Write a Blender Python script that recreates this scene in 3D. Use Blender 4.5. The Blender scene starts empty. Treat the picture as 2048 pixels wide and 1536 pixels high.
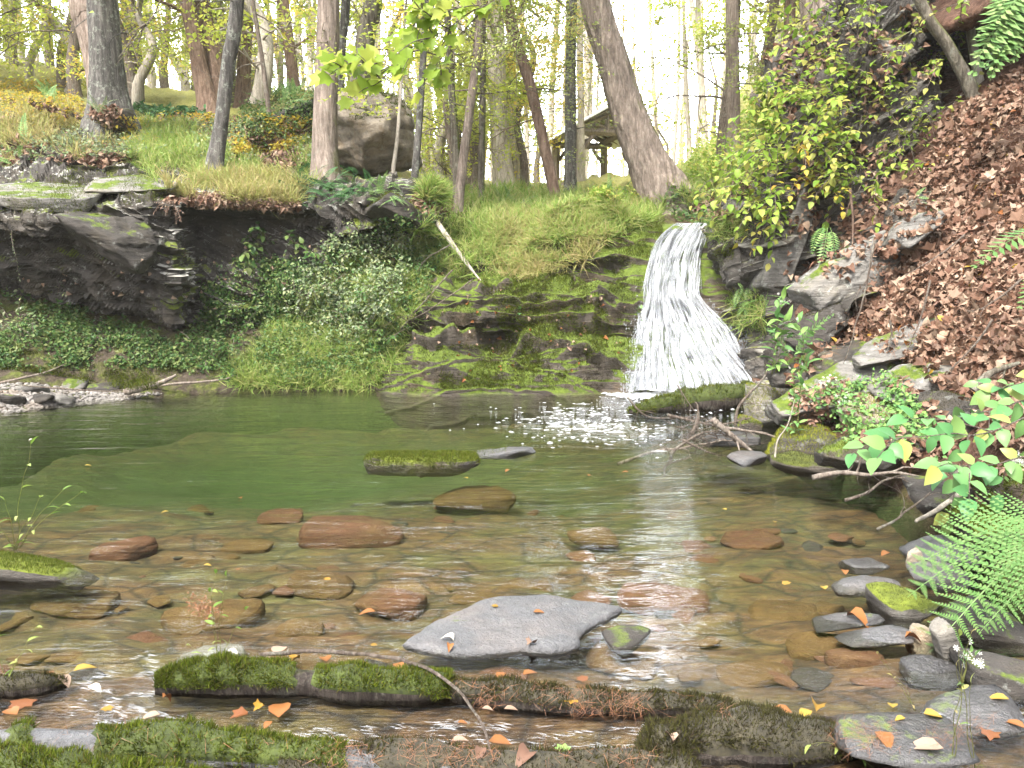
import bpy, math, random
import numpy as np
from mathutils import Vector, Matrix
from mathutils.bvhtree import BVHTree
PI = math.pi
R = math.radians
sc = bpy.context.scene
col = sc.collection

# ------------------------------------------------------------------ camera, world, sun, exposure
FPX, CAMH, HORY = 1704.0, 1.3, 540.0
TH = math.atan((768 - HORY) / FPX)
cam = bpy.data.cameras.new('camera'); cam_o = bpy.data.objects.new('camera', cam); col.objects.link(cam_o)
cam.sensor_fit = 'HORIZONTAL'; cam.sensor_width = 36.0; cam.lens = 36.0 * FPX / 2048.0
cam.clip_start = 0.05; cam.clip_end = 600
cam_o.location = (0, 0, CAMH); cam_o.rotation_euler = (PI / 2 - TH, 0, 0)
sc.camera = cam_o

SUN_EL, SUN_AZ = R(54), R(-152)
w = bpy.data.worlds.new('World'); sc.world = w; w.use_nodes = True
wn = w.node_tree; bg = wn.nodes['Background']
sky = wn.nodes.new('ShaderNodeTexSky'); sky.sky_type = 'NISHITA'; sky.sun_disc = False
sky.sun_elevation = SUN_EL; sky.sun_rotation = SUN_AZ; sky.air_density = 1.0; sky.dust_density = 6.0; sky.ozone_density = 0.6
hs = wn.nodes.new('ShaderNodeHueSaturation'); hs.inputs['Saturation'].default_value = 0.3      # thin white cloud
wn.links.new(sky.outputs[0], hs.inputs['Color'])
# sky boosted toward the front, added to whiten reflections and backlight the leaves
_tc = wn.nodes.new('ShaderNodeTexCoord'); _sx = wn.nodes.new('ShaderNodeSeparateXYZ'); wn.links.new(_tc.outputs['Generated'], _sx.inputs[0])
_mr = wn.nodes.new('ShaderNodeMapRange'); _mr.interpolation_type = 'SMOOTHSTEP'; wn.links.new(_sx.outputs['Y'], _mr.inputs[0])
for _i, _v in ((1, .25), (2, .95), (3, .85), (4, 8.5)): _mr.inputs[_i].default_value = _v
_vm = wn.nodes.new('ShaderNodeVectorMath'); _vm.operation = 'SCALE'; wn.links.new(hs.outputs[0], _vm.inputs[0]); wn.links.new(_mr.outputs[0], _vm.inputs['Scale'])
wn.links.new(_vm.outputs[0], bg.inputs[0]); bg.inputs[1].default_value = 0.12
sun = bpy.data.lights.new('sun', 'SUN'); sun.energy = 1.5; sun.angle = R(10); sun.color = (1, 0.95, 0.86)
sun_o = bpy.data.objects.new('sun', sun); col.objects.link(sun_o)
sd = Vector((math.sin(SUN_AZ) * math.cos(SUN_EL), math.cos(SUN_AZ) * math.cos(SUN_EL), math.sin(SUN_EL)))
sun_o.rotation_euler = (-sd).to_track_quat('-Z', 'Y').to_euler()
sc.view_settings.view_transform = 'Standard'; sc.view_settings.look = 'None'
sc.view_settings.exposure = 2.55; sc.view_settings.gamma = 1.0
sc.render.engine = 'CYCLES'
sc.cycles.use_denoising = True
sc.cycles.max_bounces = 7; sc.cycles.diffuse_bounces = 3; sc.cycles.glossy_bounces = 2
sc.cycles.transmission_bounces = 4; sc.cycles.transparent_max_bounces = 10; sc.cycles.volume_bounces = 0
sc.cycles.caustics_reflective = False; sc.cycles.caustics_refractive = False
sc.cycles.sample_clamp_indirect = 6.0

# ------------------------------------------------------------------ photo <-> world
CT, ST = math.cos(TH), math.sin(TH)
def zof(py, Y):
    d = -(py - 768) / FPX
    return CAMH + Y / (CT + d * ST) * (-ST + d * CT)
def XY(px, Y, z):
    """world point on plane depth Y and height z that falls on photo column px"""
    t = Y * CT - (z - CAMH) * ST
    return np.array([(px - 1024) / FPX * t, Y, z])
def P(px, py, Y):
    return XY(px, Y, zof(py, Y))
def Pz(px, py, z=0.0):
    d = -(py - 768) / FPX
    t = (z - CAMH) / (-ST + d * CT)
    return np.array([(px - 1024) / FPX * t, t * (CT + d * ST), z])
def proj(V):
    V = np.asarray(V, float).reshape(-1, 3)
    t = V[:, 1] * CT - (V[:, 2] - CAMH) * ST
    u = V[:, 1] * ST + (V[:, 2] - CAMH) * CT
    t = np.maximum(t, 1e-3)
    return 1024 + FPX * V[:, 0] / t, 768 - FPX * u / t
def M(wpx, Y):
    return wpx / FPX * Y

def inpoly(x, y, poly):
    x = np.asarray(x); y = np.asarray(y); ins = np.zeros(x.shape, bool)
    n = len(poly); j = n - 1
    for i in range(n):
        xi, yi = poly[i]; xj, yj = poly[j]
        c = ((yi > y) != (yj > y)) & (x < (xj - xi) * (y - yi) / ((yj - yi) or 1e-9) + xi)
        ins ^= c; j = i
    return ins

# ------------------------------------------------------------------ noise
def _h(ix, iy, iz, s=0):
    n = (ix * 374761393 + iy * 668265263 + iz * 2147483647 + s * 1274126177) & 0xffffffff
    n = ((n ^ (n >> 13)) * 1274126177) & 0xffffffff
    n = ((n ^ (n >> 16)) * 2246822519) & 0xffffffff
    return ((n ^ (n >> 15)) & 0xffffff) / float(0xffffff)
def vnoise(p, seed=0):
    p = np.asarray(p, float); i = np.floor(p).astype(np.int64); f = p - i; f = f * f * f * (f * (f * 6 - 15) + 10)
    r = 0
    for a in (0, 1):
        for b in (0, 1):
            for c in (0, 1):
                wgt = (f[:, 0] if a else 1 - f[:, 0]) * (f[:, 1] if b else 1 - f[:, 1]) * (f[:, 2] if c else 1 - f[:, 2])
                r = r + wgt * _h(i[:, 0] + a, i[:, 1] + b, i[:, 2] + c, seed)
    return r * 2 - 1
def fbm(p, oct=4, seed=0, gain=0.5):
    p = np.asarray(p, float); r = 0; a = 1.0
    for k in range(oct):
        r = r + a * vnoise(p * (2.03 ** k) + 17.3 * k, seed + k); a *= gain
    return r
def h1(a, s=0):
    a = np.asarray(a).astype(np.int64)
    return _h(a, a * 0 + 7, a * 0 + 3, s)

# ------------------------------------------------------------------ mesh tools
def mk(name, V, F, mat, parent=None, smooth=True, loc=None):
    V = np.asarray(V, np.float32).reshape(-1, 3)
    if not isinstance(F, (list, tuple)): F = [F]
    F = [np.asarray(f, np.int32) for f in F if len(f)]
    m = bpy.data.meshes.new(name)
    nl = sum(f.size for f in F); nf = sum(len(f) for f in F)
    m.vertices.add(len(V)); m.loops.add(nl); m.polygons.add(nf)
    m.vertices.foreach_set('co', V.ravel())
    m.loops.foreach_set('vertex_index', np.concatenate([f.ravel() for f in F]))
    tot = np.concatenate([np.full(len(f), f.shape[1], np.int32) for f in F])
    st = np.concatenate([[0], np.cumsum(tot)[:-1]]).astype(np.int32)
    m.polygons.foreach_set('loop_start', st); m.polygons.foreach_set('loop_total', tot)
    m.polygons.foreach_set('use_smooth', np.full(nf, smooth, bool))
    m.update(calc_edges=True)
    for mm in (mat if isinstance(mat, (list, tuple)) else [mat]): m.materials.append(mm)
    o = bpy.data.objects.new(name, m); col.objects.link(o)
    if parent: o.parent = parent
    if loc is not None: o.location = tuple(float(c) for c in loc)
    return o
def tag(o, label=None, cat=None, group=None, kind=None):
    if label: o['label'] = label
    if cat: o['category'] = cat
    if group: o['group'] = group
    if kind: o['kind'] = kind
    return o
def empty(name, loc, label=None, cat=None, group=None):
    o = bpy.data.objects.new(name, None); o.empty_display_size = 0.1; col.objects.link(o)
    o.location = tuple(float(c) for c in loc); return tag(o, label, cat, group)
class MB:
    def __init__(s): s.V = []; s.F = []; s.n = 0
    def add(s, V, F):
        V = np.asarray(V, float).reshape(-1, 3)
        if not isinstance(F, (list, tuple)): F = [F]
        for f in F:
            if len(f): s.F.append(np.asarray(f, np.int64) + s.n)
        s.V.append(V); s.n += len(V)
    def build(s, name, mat, parent=None, smooth=True, loc=None):
        if not s.V: return None
        V = np.concatenate(s.V)
        if loc is not None: V = V - np.asarray(loc)
        d = {}
        for f in s.F: d.setdefault(f.shape[1], []).append(f)
        return mk(name, V, [np.concatenate(v) for v in d.values()], mat, parent, smooth, loc if parent is None else None)
def grid_faces(nr, nc, off=0, wrap=False):
    r = np.arange(nr - 1)[:, None]; c = np.arange(nc if wrap else nc - 1)[None, :]
    c2 = (c + 1) % nc
    a = r * nc + c; b = r * nc + c2; d = (r + 1) * nc + c; e = (r + 1) * nc + c2
    return np.stack([a, b, e, d], -1).reshape(-1, 4) + off
def crom(pts, n):
    """Catmull-Rom resample of rows of pts to n samples"""
    pts = np.asarray(pts, float); k = len(pts)
    t = np.linspace(0, k - 1, n); i = np.minimum(t.astype(int), k - 2); f = (t - i)
    sh = (-1,) + (1,) * (pts.ndim - 1); f = f.reshape(sh)
    p0 = pts[np.maximum(i - 1, 0)]; p1 = pts[i]; p2 = pts[i + 1]; p3 = pts[np.minimum(i + 2, k - 1)]
    return 0.5 * (2 * p1 + (p2 - p0) * f + (2 * p0 - 5 * p1 + 4 * p2 - p3) * f ** 2 + (-p0 + 3 * p1 - 3 * p2 + p3) * f ** 3)
def gnormals(G):
    du = np.gradient(G, axis=1); dv = np.gradient(G, axis=0)
    n = np.cross(du, dv); n /= np.linalg.norm(n, axis=2, keepdims=True) + 1e-12
    return n
def tube(pts, rad, seg=8, cap=True, ref=None):
    pts = np.asarray(pts, float); n = len(pts); rad = np.broadcast_to(np.asarray(rad, float), (n,))
    t = np.gradient(pts, axis=0); t /= np.linalg.norm(t, axis=1, keepdims=True) + 1e-9
    rf = np.array(ref if ref is not None else ((1, 0, 0) if abs(t[:, 0]).mean() < 0.6 else (0, 0, 1)), float)
    u = np.cross(t, rf); u /= np.linalg.norm(u, axis=1, keepdims=True) + 1e-9
    v = np.cross(t, u)
    a = np.linspace(0, 2 * PI, seg, endpoint=False)
    V = pts[:, None] + rad[:, None, None] * (np.cos(a)[None, :, None] * u[:, None] + np.sin(a)[None, :, None] * v[:, None])
    F = [grid_faces(n, seg, 0, True)]
    V = V.reshape(-1, 3)
    if cap:
        V = np.vstack([V, pts[0], pts[-1]]); i = np.arange(seg); j = (i + 1) % seg
        F.append(np.vstack([np.stack([j, i, np.full(seg, n * seg)], 1), np.stack([(n - 1) * seg + i, (n - 1) * seg + j, np.full(seg, n * seg + 1)], 1)]))
    return V, F
def frames(nrm, rng, tilt=0.3, spin=None, head=None):
    n = nrm + tilt * rng.normal(size=nrm.shape); n /= np.linalg.norm(n, axis=1, keepdims=True) + 1e-9
    r = rng.normal(size=nrm.shape) if head is None else head
    t = np.cross(r, n); t /= np.linalg.norm(t, axis=1, keepdims=True) + 1e-9
    b = np.cross(n, t)
    return np.stack([t, b, n], 2)      # columns: x, y (length), z (normal)
def inst(T, pos, Rm, size, sy=None):
    Vt, Ft = T; N = len(pos); k = len(Vt)
    s = np.broadcast_to(np.asarray(size, float), (N,))
    L = Vt[None] * s[:, None, None]
    if sy is not None: L = L * np.asarray(sy)[:, None, :]
    V = np.einsum('nij,nkj->nki', Rm, L) + pos[:, None]
    F = [(f[None] + (np.arange(N) * k)[:, None, None]).reshape(-1, f.shape[1]) for f in Ft]
    return V.reshape(-1, 3), F

# leaf templates (length along +y, normal +z)
A = np.array
LEAF4 = (A([[0, 0, 0], [-.3, .45, .1], [0, 1, -.05], [.3, .45, .1]], float), [A([[0, 3, 2], [0, 2, 1]])])
def _ov(wd, fold, curl, n=4):
    V = []; 
    for i in range(n + 1):
        y = i / n; wv = wd * math.sin(PI * min(1, (y * 0.92 + 0.04)) ** 0.8) if 0 < i < n else 0.0
        z = -curl * (y - .3) ** 2
        V.append([0, y, z]); 
        if 0 < i < n: V += [[-wv, y - .02, z + fold * wv], [wv, y - .02, z + fold * wv]]
    F = []
    idx = [0] + [1 + 3 * k for k in range(n - 1)] + [1 + 3 * (n - 1)]
    F3 = [[0, idx[1] + 2, idx[1]], [0, idx[1], idx[1] + 1], [idx[-2], idx[-2] + 2, idx[-1]], [idx[-2], idx[-1], idx[-2] + 1]]
    F4 = []
    for k in range(1, n - 1):
        a, b = idx[k], idx[k + 1]
        F4 += [[a, a + 2, b + 2, b], [a, b, b + 1, a + 1]]
    return A(V, float), [A(F3), A(F4)]
LEAF9 = _ov(.32, .3, .35)
LEAFN = _ov(.16, .3, .5)
LEAFD = _ov(.38, .7, 1.1)
def _maple(curl=.5, lob=(1, .66, .90, .58, .72, .42)):
    V = [[0, 0, 0]]; ang = [0, 22, 42, 66, 92, 120]
    pts = []
    for a, r in zip(ang, lob): pts.append((a, r))
    full = [(-a, r) for a, r in reversed(pts[1:])] + pts
    for a, r in full:
        x = r * math.sin(R(a)); y = r * math.cos(R(a))
        V.append([x * .75, y * .8 + .25, curl * (x * x * .7 - (y - .3) ** 2 * .4)])
    n = len(full)
    V.append([0, .25, 0])
    F = [[n + 1, i + 1, i + 2] for i in range(n - 1)] + [[n + 1, n, 0], [n + 1, 0, 1]]
    return A(V, float), [A(F)]
MAPLE = _maple(.5); MAPLEC = _maple(1.3); MAPLEF = _maple(.1)
BLADE = (A([[-.02, 0, 0], [.02, 0, 0], [-.018, .10, .4], [.018, .10, .4], [-.012, .30, .75], [.012, .30, .75], [0, .6, .93]], float), [A([[0, 1, 3, 2], [2, 3, 5, 4]]), A([[4, 5, 6]])])
MOSSB = (A([[-.09, 0, 0], [.09, 0, 0], [0, .25, 1]], float), [A([[0, 1, 2]])])
NEEDLE = (A([[-.012, 0, 0], [.012, 0, 0], [0, 1, .06]], float), [A([[0, 1, 2]])])
def frond_template(np_=12, wid=.28, droop=.35, fine=False, stem=.18):
    """fern frond along +y arching down; pinnae in pairs"""
    V = []; F3 = []; F4 = []
    def ctr(t): return A([0, t, droop * (0.9 * t - 1.35 * t * t)])
    for i in range(8):
        t = i / 7; c = ctr(t); h = .006 * (1.2 - t)
        V += [c + [-h, 0, 0], c + [h, 0, 0]]
        if i: F4.append([2 * i - 2, 2 * i - 1, 2 * i + 1, 2 * i])
    for i in range(np_):
        t = stem + (1 - stem) * i / (np_ - .3); c = ctr(t)
        q = (t - stem) / (1 - stem)
        L = wid * (min(1, .55 + 1.6 * q)) * (1 - q) ** .75 + .012
        for sgn in (-1, 1):
            d = A([sgn * .93, .36, -.12 - .1 * q]); d /= np.linalg.norm(d)
            wv = A([0, .5 * (1 - stem) / np_, 0])
            if not fine:
                k = len(V); V += [c, c + d * L * .4 + wv * 1.0 , c + d * L, c + d * L * .4 - wv * .8]
                F3 += [[k, k + 1, k + 2], [k, k + 2, k + 3]] if sgn < 0 else [[k, k + 2, k + 1], [k, k + 3, k + 2]]
            else:
                m = 11
                for j in range(m):
                    s = (j + .3) / m; cc = c + d * L * s; l2 = (1 - stem) / np_ * .60 * (1 - s) ** .6 * (1 if L > .05 else .7)
                    for s2 in (-1, 1):
                        e = A([sgn * .35, s2 * 1.0, -.05]); e /= np.linalg.norm(e)
                        wj = d * L / m * .5
                        k = len(V); V += [cc - wj * .6, cc + e * l2 * .7 - wj * .4, cc + e * l2 + wj * .4, cc + wj * .9]
                        F4.append([k, k + 1, k + 2, k + 3])
    out = [A(F4)] if F4 else []
    if F3: out.append(A(F3))
    return A(V, float), out
FROND = frond_template(12, .26)
FRONDH = frond_template(17, .36, .42, True, .2)

# ------------------------------------------------------------------ node materials
def nmat(name):
    m = bpy.data.materials.new(name); m.use_nodes = True; nt = m.node_tree
    return m, nt, nt.nodes, nt.links, nt.nodes['Principled BSDF']
def N(nt, t, **k):
    n = nt.nodes.new(t)
    for a, b in k.items(): setattr(n, a, b)
    return n
def ramp(nt, fac, cols, interp='LINEAR'):
    r = nt.nodes.new('ShaderNodeValToRGB'); r.color_ramp.interpolation = interp; e = r.color_ramp.elements
    while len(e) < len(cols): e.new(0.5)
    for i, (p, c) in enumerate(cols):
        e[i].position = p; e[i].color = (*c, 1) if len(c) == 3 else c
    nt.links.new(fac, r.inputs[0]); return r.outputs[0]
def texco(nt, scale=(1, 1, 1), src='Object'):
    tc = N(nt, 'ShaderNodeTexCoord') if src != 'Pos' else N(nt, 'ShaderNodeNewGeometry')
    mp = N(nt, 'ShaderNodeMapping'); mp.inputs['Scale'].default_value = scale
    nt.links.new(tc.outputs['Position' if src == 'Pos' else src], mp.inputs[0]); return mp.outputs[0]
def noise(nt, vec, scale, detail=6, rough=.6, dist=0):
    n = N(nt, 'ShaderNodeTexNoise'); n.inputs['Scale'].default_value = scale; n.inputs['Detail'].default_value = detail
    n.inputs['Roughness'].default_value = rough; n.inputs['Distortion'].default_value = dist
    nt.links.new(vec, n.inputs['Vector']); return n.outputs[0]
def voro(nt, vec, scale, feat='F1', rnd=1):
    n = N(nt, 'ShaderNodeTexVoronoi'); n.feature = feat; n.inputs['Scale'].default_value = scale
    nt.links.new(vec, n.inputs['Vector']); return n
def mixc(nt, fac, a, b, mode='MIX'):
    n = N(nt, 'ShaderNodeMix', data_type='RGBA', blend_type=mode)
    for s, v in ((0, fac), (6, a), (7, b)):
        if hasattr(v, 'is_linked') or hasattr(v, 'links'): nt.links.new(v, n.inputs[s])
        elif s == 0: n.inputs[0].default_value = v
        else: n.inputs[s].default_value = (*v, 1)
    return n.outputs[2]
def mth(nt, op, a, b=0.0, clamp=False):
    n = N(nt, 'ShaderNodeMath', operation=op, use_clamp=clamp)
    for i, v in ((0, a), (1, b)):
        if hasattr(v, 'links'): nt.links.new(v, n.inputs[i])
        else: n.inputs[i].default_value = v
    return n.outputs[0]
def bump(nt, h, strength=.5, dist=.02, nrm=None):
    b = N(nt, 'ShaderNodeBump'); b.inputs['Strength'].default_value = strength; b.inputs['Distance'].default_value = dist
    nt.links.new(h, b.inputs['Height'])
    if nrm is not None: nt.links.new(nrm, b.inputs['Normal'])
    return b.outputs[0]
def leafmat(name, cols, trans=.4, rough=.5, spec=.25):
    m, nt, ns, lk, b = nmat(name)
    g = N(nt, 'ShaderNodeNewGeometry')
    k = len(cols)
    c = ramp(nt, g.outputs['Random Per Island'], [((i + .5) / k, cc) for i, cc in enumerate(cols)])
    nv = noise(nt, texco(nt, src='Pos'), 3.0, 2)
    c = mixc(nt, mth(nt, 'MULTIPLY', nv, .45), c, A(cols[0]) * .5, 'MIX')
    lk.new(c, b.inputs['Base Color']); b.inputs['Roughness'].default_value = rough
    b.inputs['Specular IOR Level'].default_value = spec
    tr = N(nt, 'ShaderNodeBsdfTranslucent'); lk.new(c, tr.inputs[0])
    mx = N(nt, 'ShaderNodeMixShader'); mx.inputs[0].default_value = trans
    lk.new(b.outputs[0], mx.inputs[1]); lk.new(tr.outputs[0], mx.inputs[2])
    lk.new(mx.outputs[0], ns['Material Output'].inputs[0]); return m
def rockmat(name, c1=(.16, .145, .13), c2=(.05, .045, .042), moss=.5, mosscol=((.03, .05, .008), (.11, .15, .015)), lichen=.3, wet=.0, warm=(.18, .11, .05), sc_=1.0, strat=(1, 1, 6), nz=.55, na=2.4, top=None):
    m, nt, ns, lk, b = nmat(name)
    v = texco(nt, (sc_, sc_, sc_), 'Pos'); vs = texco(nt, strat, 'Pos')
    n1 = noise(nt, v, 2.2, 8, .65); n2 = noise(nt, vs, 3.5, 8, .7, .4); n3 = noise(nt, v, 24, 4, .7)
    base = ramp(nt, n2, [(.3, c2), (.5, tuple(A(c1) * .75)), (.7, c1)])
    base = mixc(nt, ramp(nt, n1, [(.5, (0, 0, 0)), (.72, (.6, .6, .6))]), base, warm)
    li = ramp(nt, noise(nt, v, 9, 5, .75), [(.58, (0, 0, 0)), (.66, (lichen,) * 3)])
    base = mixc(nt, li, base, (.42, .44, .40))
    base = mixc(nt, .35, base, ramp(nt, n3, [(.3, (.25, .25, .25)), (.7, (1, 1, 1))]), 'MULTIPLY')
    g = N(nt, 'ShaderNodeNewGeometry'); sx = N(nt, 'ShaderNodeSeparateXYZ'); lk.new(g.outputs['Normal'], sx.inputs[0])
    up = mth(nt, 'ADD', mth(nt, 'MULTIPLY', sx.outputs[2], nz), mth(nt, 'MULTIPLY', mth(nt, 'SUBTRACT', noise(nt, v, 3.1, 6, .7), .5), na))
    if top: base = mixc(nt, ramp(nt, mth(nt, 'ADD', sx.outputs[2], mth(nt, 'MULTIPLY', n1, .3)), [(.88, (0, 0, 0)), (1.0, (1, 1, 1))]), base, mixc(nt, n3, tuple(A(top) * .6), top))  # up-facing rock mixed paler: weathering, plus brighter top light put into the colour
    mk_ = ramp(nt, mth(nt, 'ADD', up, moss - .5), [(.38, (0, 0, 0)), (.52, (1, 1, 1))])
    sp_ = N(nt, 'ShaderNodeSeparateXYZ'); lk.new(g.outputs['Position'], sp_.inputs[0]); mk_ = mixc(nt, ramp(nt, mth(nt, 'MULTIPLY', mth(nt, 'ADD', sp_.outputs[2], .02), 20), [(.0, (0, 0, 0)), (1.0, (1, 1, 1))]), (0, 0, 0), mk_)
    mc = ramp(nt, noise(nt, v, 14, 6, .8), [(.3, mosscol[0]), (.68, mosscol[1])])
    fin = mixc(nt, mk_, base, mc)
    lk.new(fin, b.inputs['Base Color'])
    rr = mixc(nt, mk_, (1 - wet * .75,) * 3 if wet else (.75,) * 3, (.95,) * 3); lk.new(rr, b.inputs['Roughness'])
    hh = mth(nt, 'ADD', mth(nt, 'MULTIPLY', n2, .8), mth(nt, 'ADD', mth(nt, 'MULTIPLY', n3, .25), mth(nt, 'MULTIPLY', noise(nt, v, 70, 3, .7), .22)))
    lk.new(bump(nt, hh, .9, .05), b.inputs['Normal']); b.inputs['Specular IOR Level'].default_value = .3 + .4 * wet
    return m
def barkmat(name, c1, c2, moss=0.0, lichen=.2, fur=1.0):
    m, nt, ns, lk, b = nmat(name)
    v = texco(nt, (9 * fur, 9 * fur, 1.4), 'Pos'); v2 = texco(nt, (1, 1, 1), 'Pos')
    n1 = noise(nt, v, 2.2, 8, .75, .5); n2 = noise(nt, v2, 30, 4, .7)
    c = ramp(nt, n1, [(.32, tuple(A(c2) * .5)), (.48, c2), (.66, c1)])
    c = mixc(nt, .4, c, ramp(nt, n2, [(.3, (.35, .35, .35)), (.7, (1, 1, 1))]), 'MULTIPLY')
    if lichen: c = mixc(nt, ramp(nt, noise(nt, v2, 11, 6, .8), [(.53, (0, 0, 0)), (.63, (lichen,) * 3)]), c, (.33, .36, .30))
    if moss:
        g = N(nt, 'ShaderNodeNewGeometry'); sx = N(nt, 'ShaderNodeSeparateXYZ'); lk.new(g.outputs['Normal'], sx.inputs[0])
        f = mth(nt, 'ADD', mth(nt, 'MULTIPLY', sx.outputs[0], .6), mth(nt, 'ADD', mth(nt, 'MULTIPLY', sx.outputs[2], .5), mth(nt, 'MULTIPLY', mth(nt, 'SUBTRACT', noise(nt, v2, 4, 6, .7), .5), 1.6)))
        c = mixc(nt, ramp(nt, mth(nt, 'ADD', f, moss - .5), [(.2, (0, 0, 0)), (.6, (1, 1, 1))]), c, ramp(nt, n2, [(.3, (.04, .055, .01)), (.7, (.14, .16, .03))]))
    lk.new(c, b.inputs['Base Color']); b.inputs['Roughness'].default_value = .9; b.inputs['Specular IOR Level'].default_value = .15
    lk.new(bump(nt, mth(nt, 'ADD', n1, mth(nt, 'MULTIPLY', n2, .2)), 1.0, .04), b.inputs['Normal']); return m
# ------------------------------------------------------------------ palette
ROCKDK = rockmat('dark_rock', (.055, .048, .042), (.012, .011, .010), .30, lichen=.25, warm=(.07, .055, .03))
ROCKLT = rockmat('pale_rock', (.21, .20, .185), (.055, .05, .047), .42, lichen=.55, warm=(.20, .17, .12))
ROCKMS = rockmat('mossy_rock', (.10, .085, .07), (.03, .026, .024), .70, ((.022, .03, .005), (.085, .10, .014)), lichen=.1, warm=(.10, .07, .03), strat=(1, 1, 9))
ROCKMT = rockmat('moss_topped_rock', (.10, .09, .08), (.03, .026, .024), .38, ((.045, .06, .008), (.14, .17, .02)), lichen=.1, warm=(.10, .07, .03), nz=1.2, na=1.0)
ROCKWT = rockmat('wet_rock', (.055, .052, .052), (.016, .015, .016), .22, lichen=.1, wet=.9, warm=(.07, .06, .05))
ROCKGR = rockmat('grey_slate', (.085, .085, .09), (.028, .028, .031), .12, lichen=.12, wet=.8, warm=(.13, .10, .08), strat=(1, 1, 2))
ROCKWM = rockmat('warm_rock', (.34, .29, .23), (.10, .08, .06), .35, lichen=.35, warm=(.26, .17, .07), strat=(2, 2, 3))
ROCKSL = rockmat('flat_slate', (.10, .10, .105), (.055, .055, .058), .0, lichen=.12, wet=.6, warm=(.16, .13, .115), strat=(1, 1, 2))
ROCKRD = rockmat('red_silt_rock', (0.154, 0.07, 0.035), (0.077, 0.035, 0.0175), .1, lichen=0, warm=(.16, .10, .04))
ROCKGO = rockmat('algae_rock', (0.137, 0.0792, 0.0252), (0.0576, 0.0302, 0.0101), .22, ((.06, .05, .01), (.13, .11, .03)), lichen=0, warm=(.15, .09, .03))
MOSSM = leafmat('moss', [(0.032, 0.048, 0.0056), (0.072, 0.1, 0.008), (0.12, 0.152, 0.0144), (0.08, 0.072, 0.016)], .25, .8, .1)
MOSSY = leafmat('yellow_moss', [(.12, .13, .015), (.20, .22, .025), (.26, .27, .03)], .25, .8, .1)
MOSSD = leafmat('dull_moss', [(0.021, 0.021, 0.0072), (0.042, 0.039, 0.015), (0.06, 0.06, 0.012), (0.036, 0.027, 0.018)], .2, .8, .1)
MOSSBASE, _nt, _ns, _lk, _b = nmat('moss_base')
_lk.new(ramp(_nt, noise(_nt, texco(_nt, src='Pos'), 22, 5, .7), [(.3, (.012, .017, .004)), (.7, (.05, .068, .009))]), _b.inputs['Base Color']); _b.inputs['Roughness'].default_value = .95
G_GRASS = leafmat('grass_green', [(.14, .24, .04), (.23, .35, .07), (.32, .38, .10), (.38, .36, .14)], .45)
G_STRAW = leafmat('grass_straw', [(.32, .27, .12), (.28, .32, .09), (.38, .28, .13), (.30, .34, .09)], .45)
G_IVY = leafmat('weed_leaves', [(0.034, 0.085, 0.0213), (0.0595, 0.128, 0.0298), (0.102, 0.17, 0.0425), (0.17, 0.204, 0.068)], .3)
G_PALE = leafmat('pale_weed', [(.18, .24, .12), (.13, .22, .09), (.28, .30, .12), (.24, .28, .2)], .3)
G_BUSH = leafmat('bush_leaves', [(.16, .27, .03), (.24, .36, .05), (.32, .40, .08), (.42, .38, .10)], .5)
G_MAPLE = leafmat('bright_maple', [(.20, .30, .03), (.28, .40, .05), (.40, .44, .08)], .6)
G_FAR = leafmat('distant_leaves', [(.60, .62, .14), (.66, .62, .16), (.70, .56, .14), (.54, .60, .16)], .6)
G_YEL = leafmat('yellow_leaves', [(.45, .38, .05), (.38, .36, .05), (.50, .30, .05)], .5)
G_FERN = leafmat('fern_leaves', [(.10, .20, .06), (.16, .28, .08), (.24, .34, .12)], .35)
G_FERND = leafmat('dark_fern', [(.03, .09, .03), (.05, .13, .045), (.08, .17, .06)], .3)
G_FERNL = leafmat('lit_fern', [(0.098, 0.203, 0.056), (0.126, 0.238, 0.07), (0.161, 0.252, 0.084)], .4)
G_LEAFL = leafmat('lit_leaf', [(0.08, 0.216, 0.072), (0.112, 0.256, 0.088), (0.16, 0.288, 0.088), (0.32, 0.336, 0.08)], .35, .4)
G_ASTER = leafmat('aster_leaves', [(.12, .26, .08), (.18, .32, .10), (.24, .38, .10)], .4)
G_FOR = leafmat('forest_leaves', [(.38, .46, .07), (.46, .52, .08), (.56, .52, .10), (.36, .46, .09)], .5)
G_FORY = leafmat('forest_yellow', [(.62, .52, .09), (.56, .50, .09), (.64, .45, .09)], .5)
G_HEM = leafmat('hemlock', [(.26, .33, .10), (.32, .38, .11), (.40, .42, .13)], .4)
DEAD = leafmat('dead_leaves', [(.13, .07, .045), (.21, .125, .085), (.30, .20, .14), (.08, .045, .03), (.17, .09, .06), (.40, .30, .22), (.15, .075, .05)], .12, .6)
DEADO = leafmat('orange_leaf', [(0.196, 0.07, 0.021), (0.252, 0.105, 0.028), (0.161, 0.0595, 0.021)], .2, .45)
DEADY = leafmat('yellow_leaf', [(0.315, 0.195, 0.0225), (0.33, 0.247, 0.045), (0.285, 0.158, 0.0225)], .25, .45)
DEADP = leafmat('pale_leaf', [(0.294, 0.196, 0.147), (0.322, 0.238, 0.175), (0.266, 0.168, 0.119)], .2, .5)
PALEW = leafmat('bleached_leaf', [(0.45, 0.42, 0.36), (0.465, 0.435, 0.375)], .2, .5)
NEED = leafmat('pine_needles', [(0.182, 0.077, 0.035), (0.238, 0.105, 0.049), (0.14, 0.063, 0.035), (0.21, 0.119, 0.07)], .05)
WHITEF = leafmat('white_petals', [(.75, .75, .7), (.8, .8, .75)], .3)
B_GREY = barkmat('bark_grey', (.20, .185, .17), (.08, .075, .07), 0, .55)
B_PINK = barkmat('bark_pinkish', (.42, .34, .29), (.22, .17, .14), .02, .15)
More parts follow.
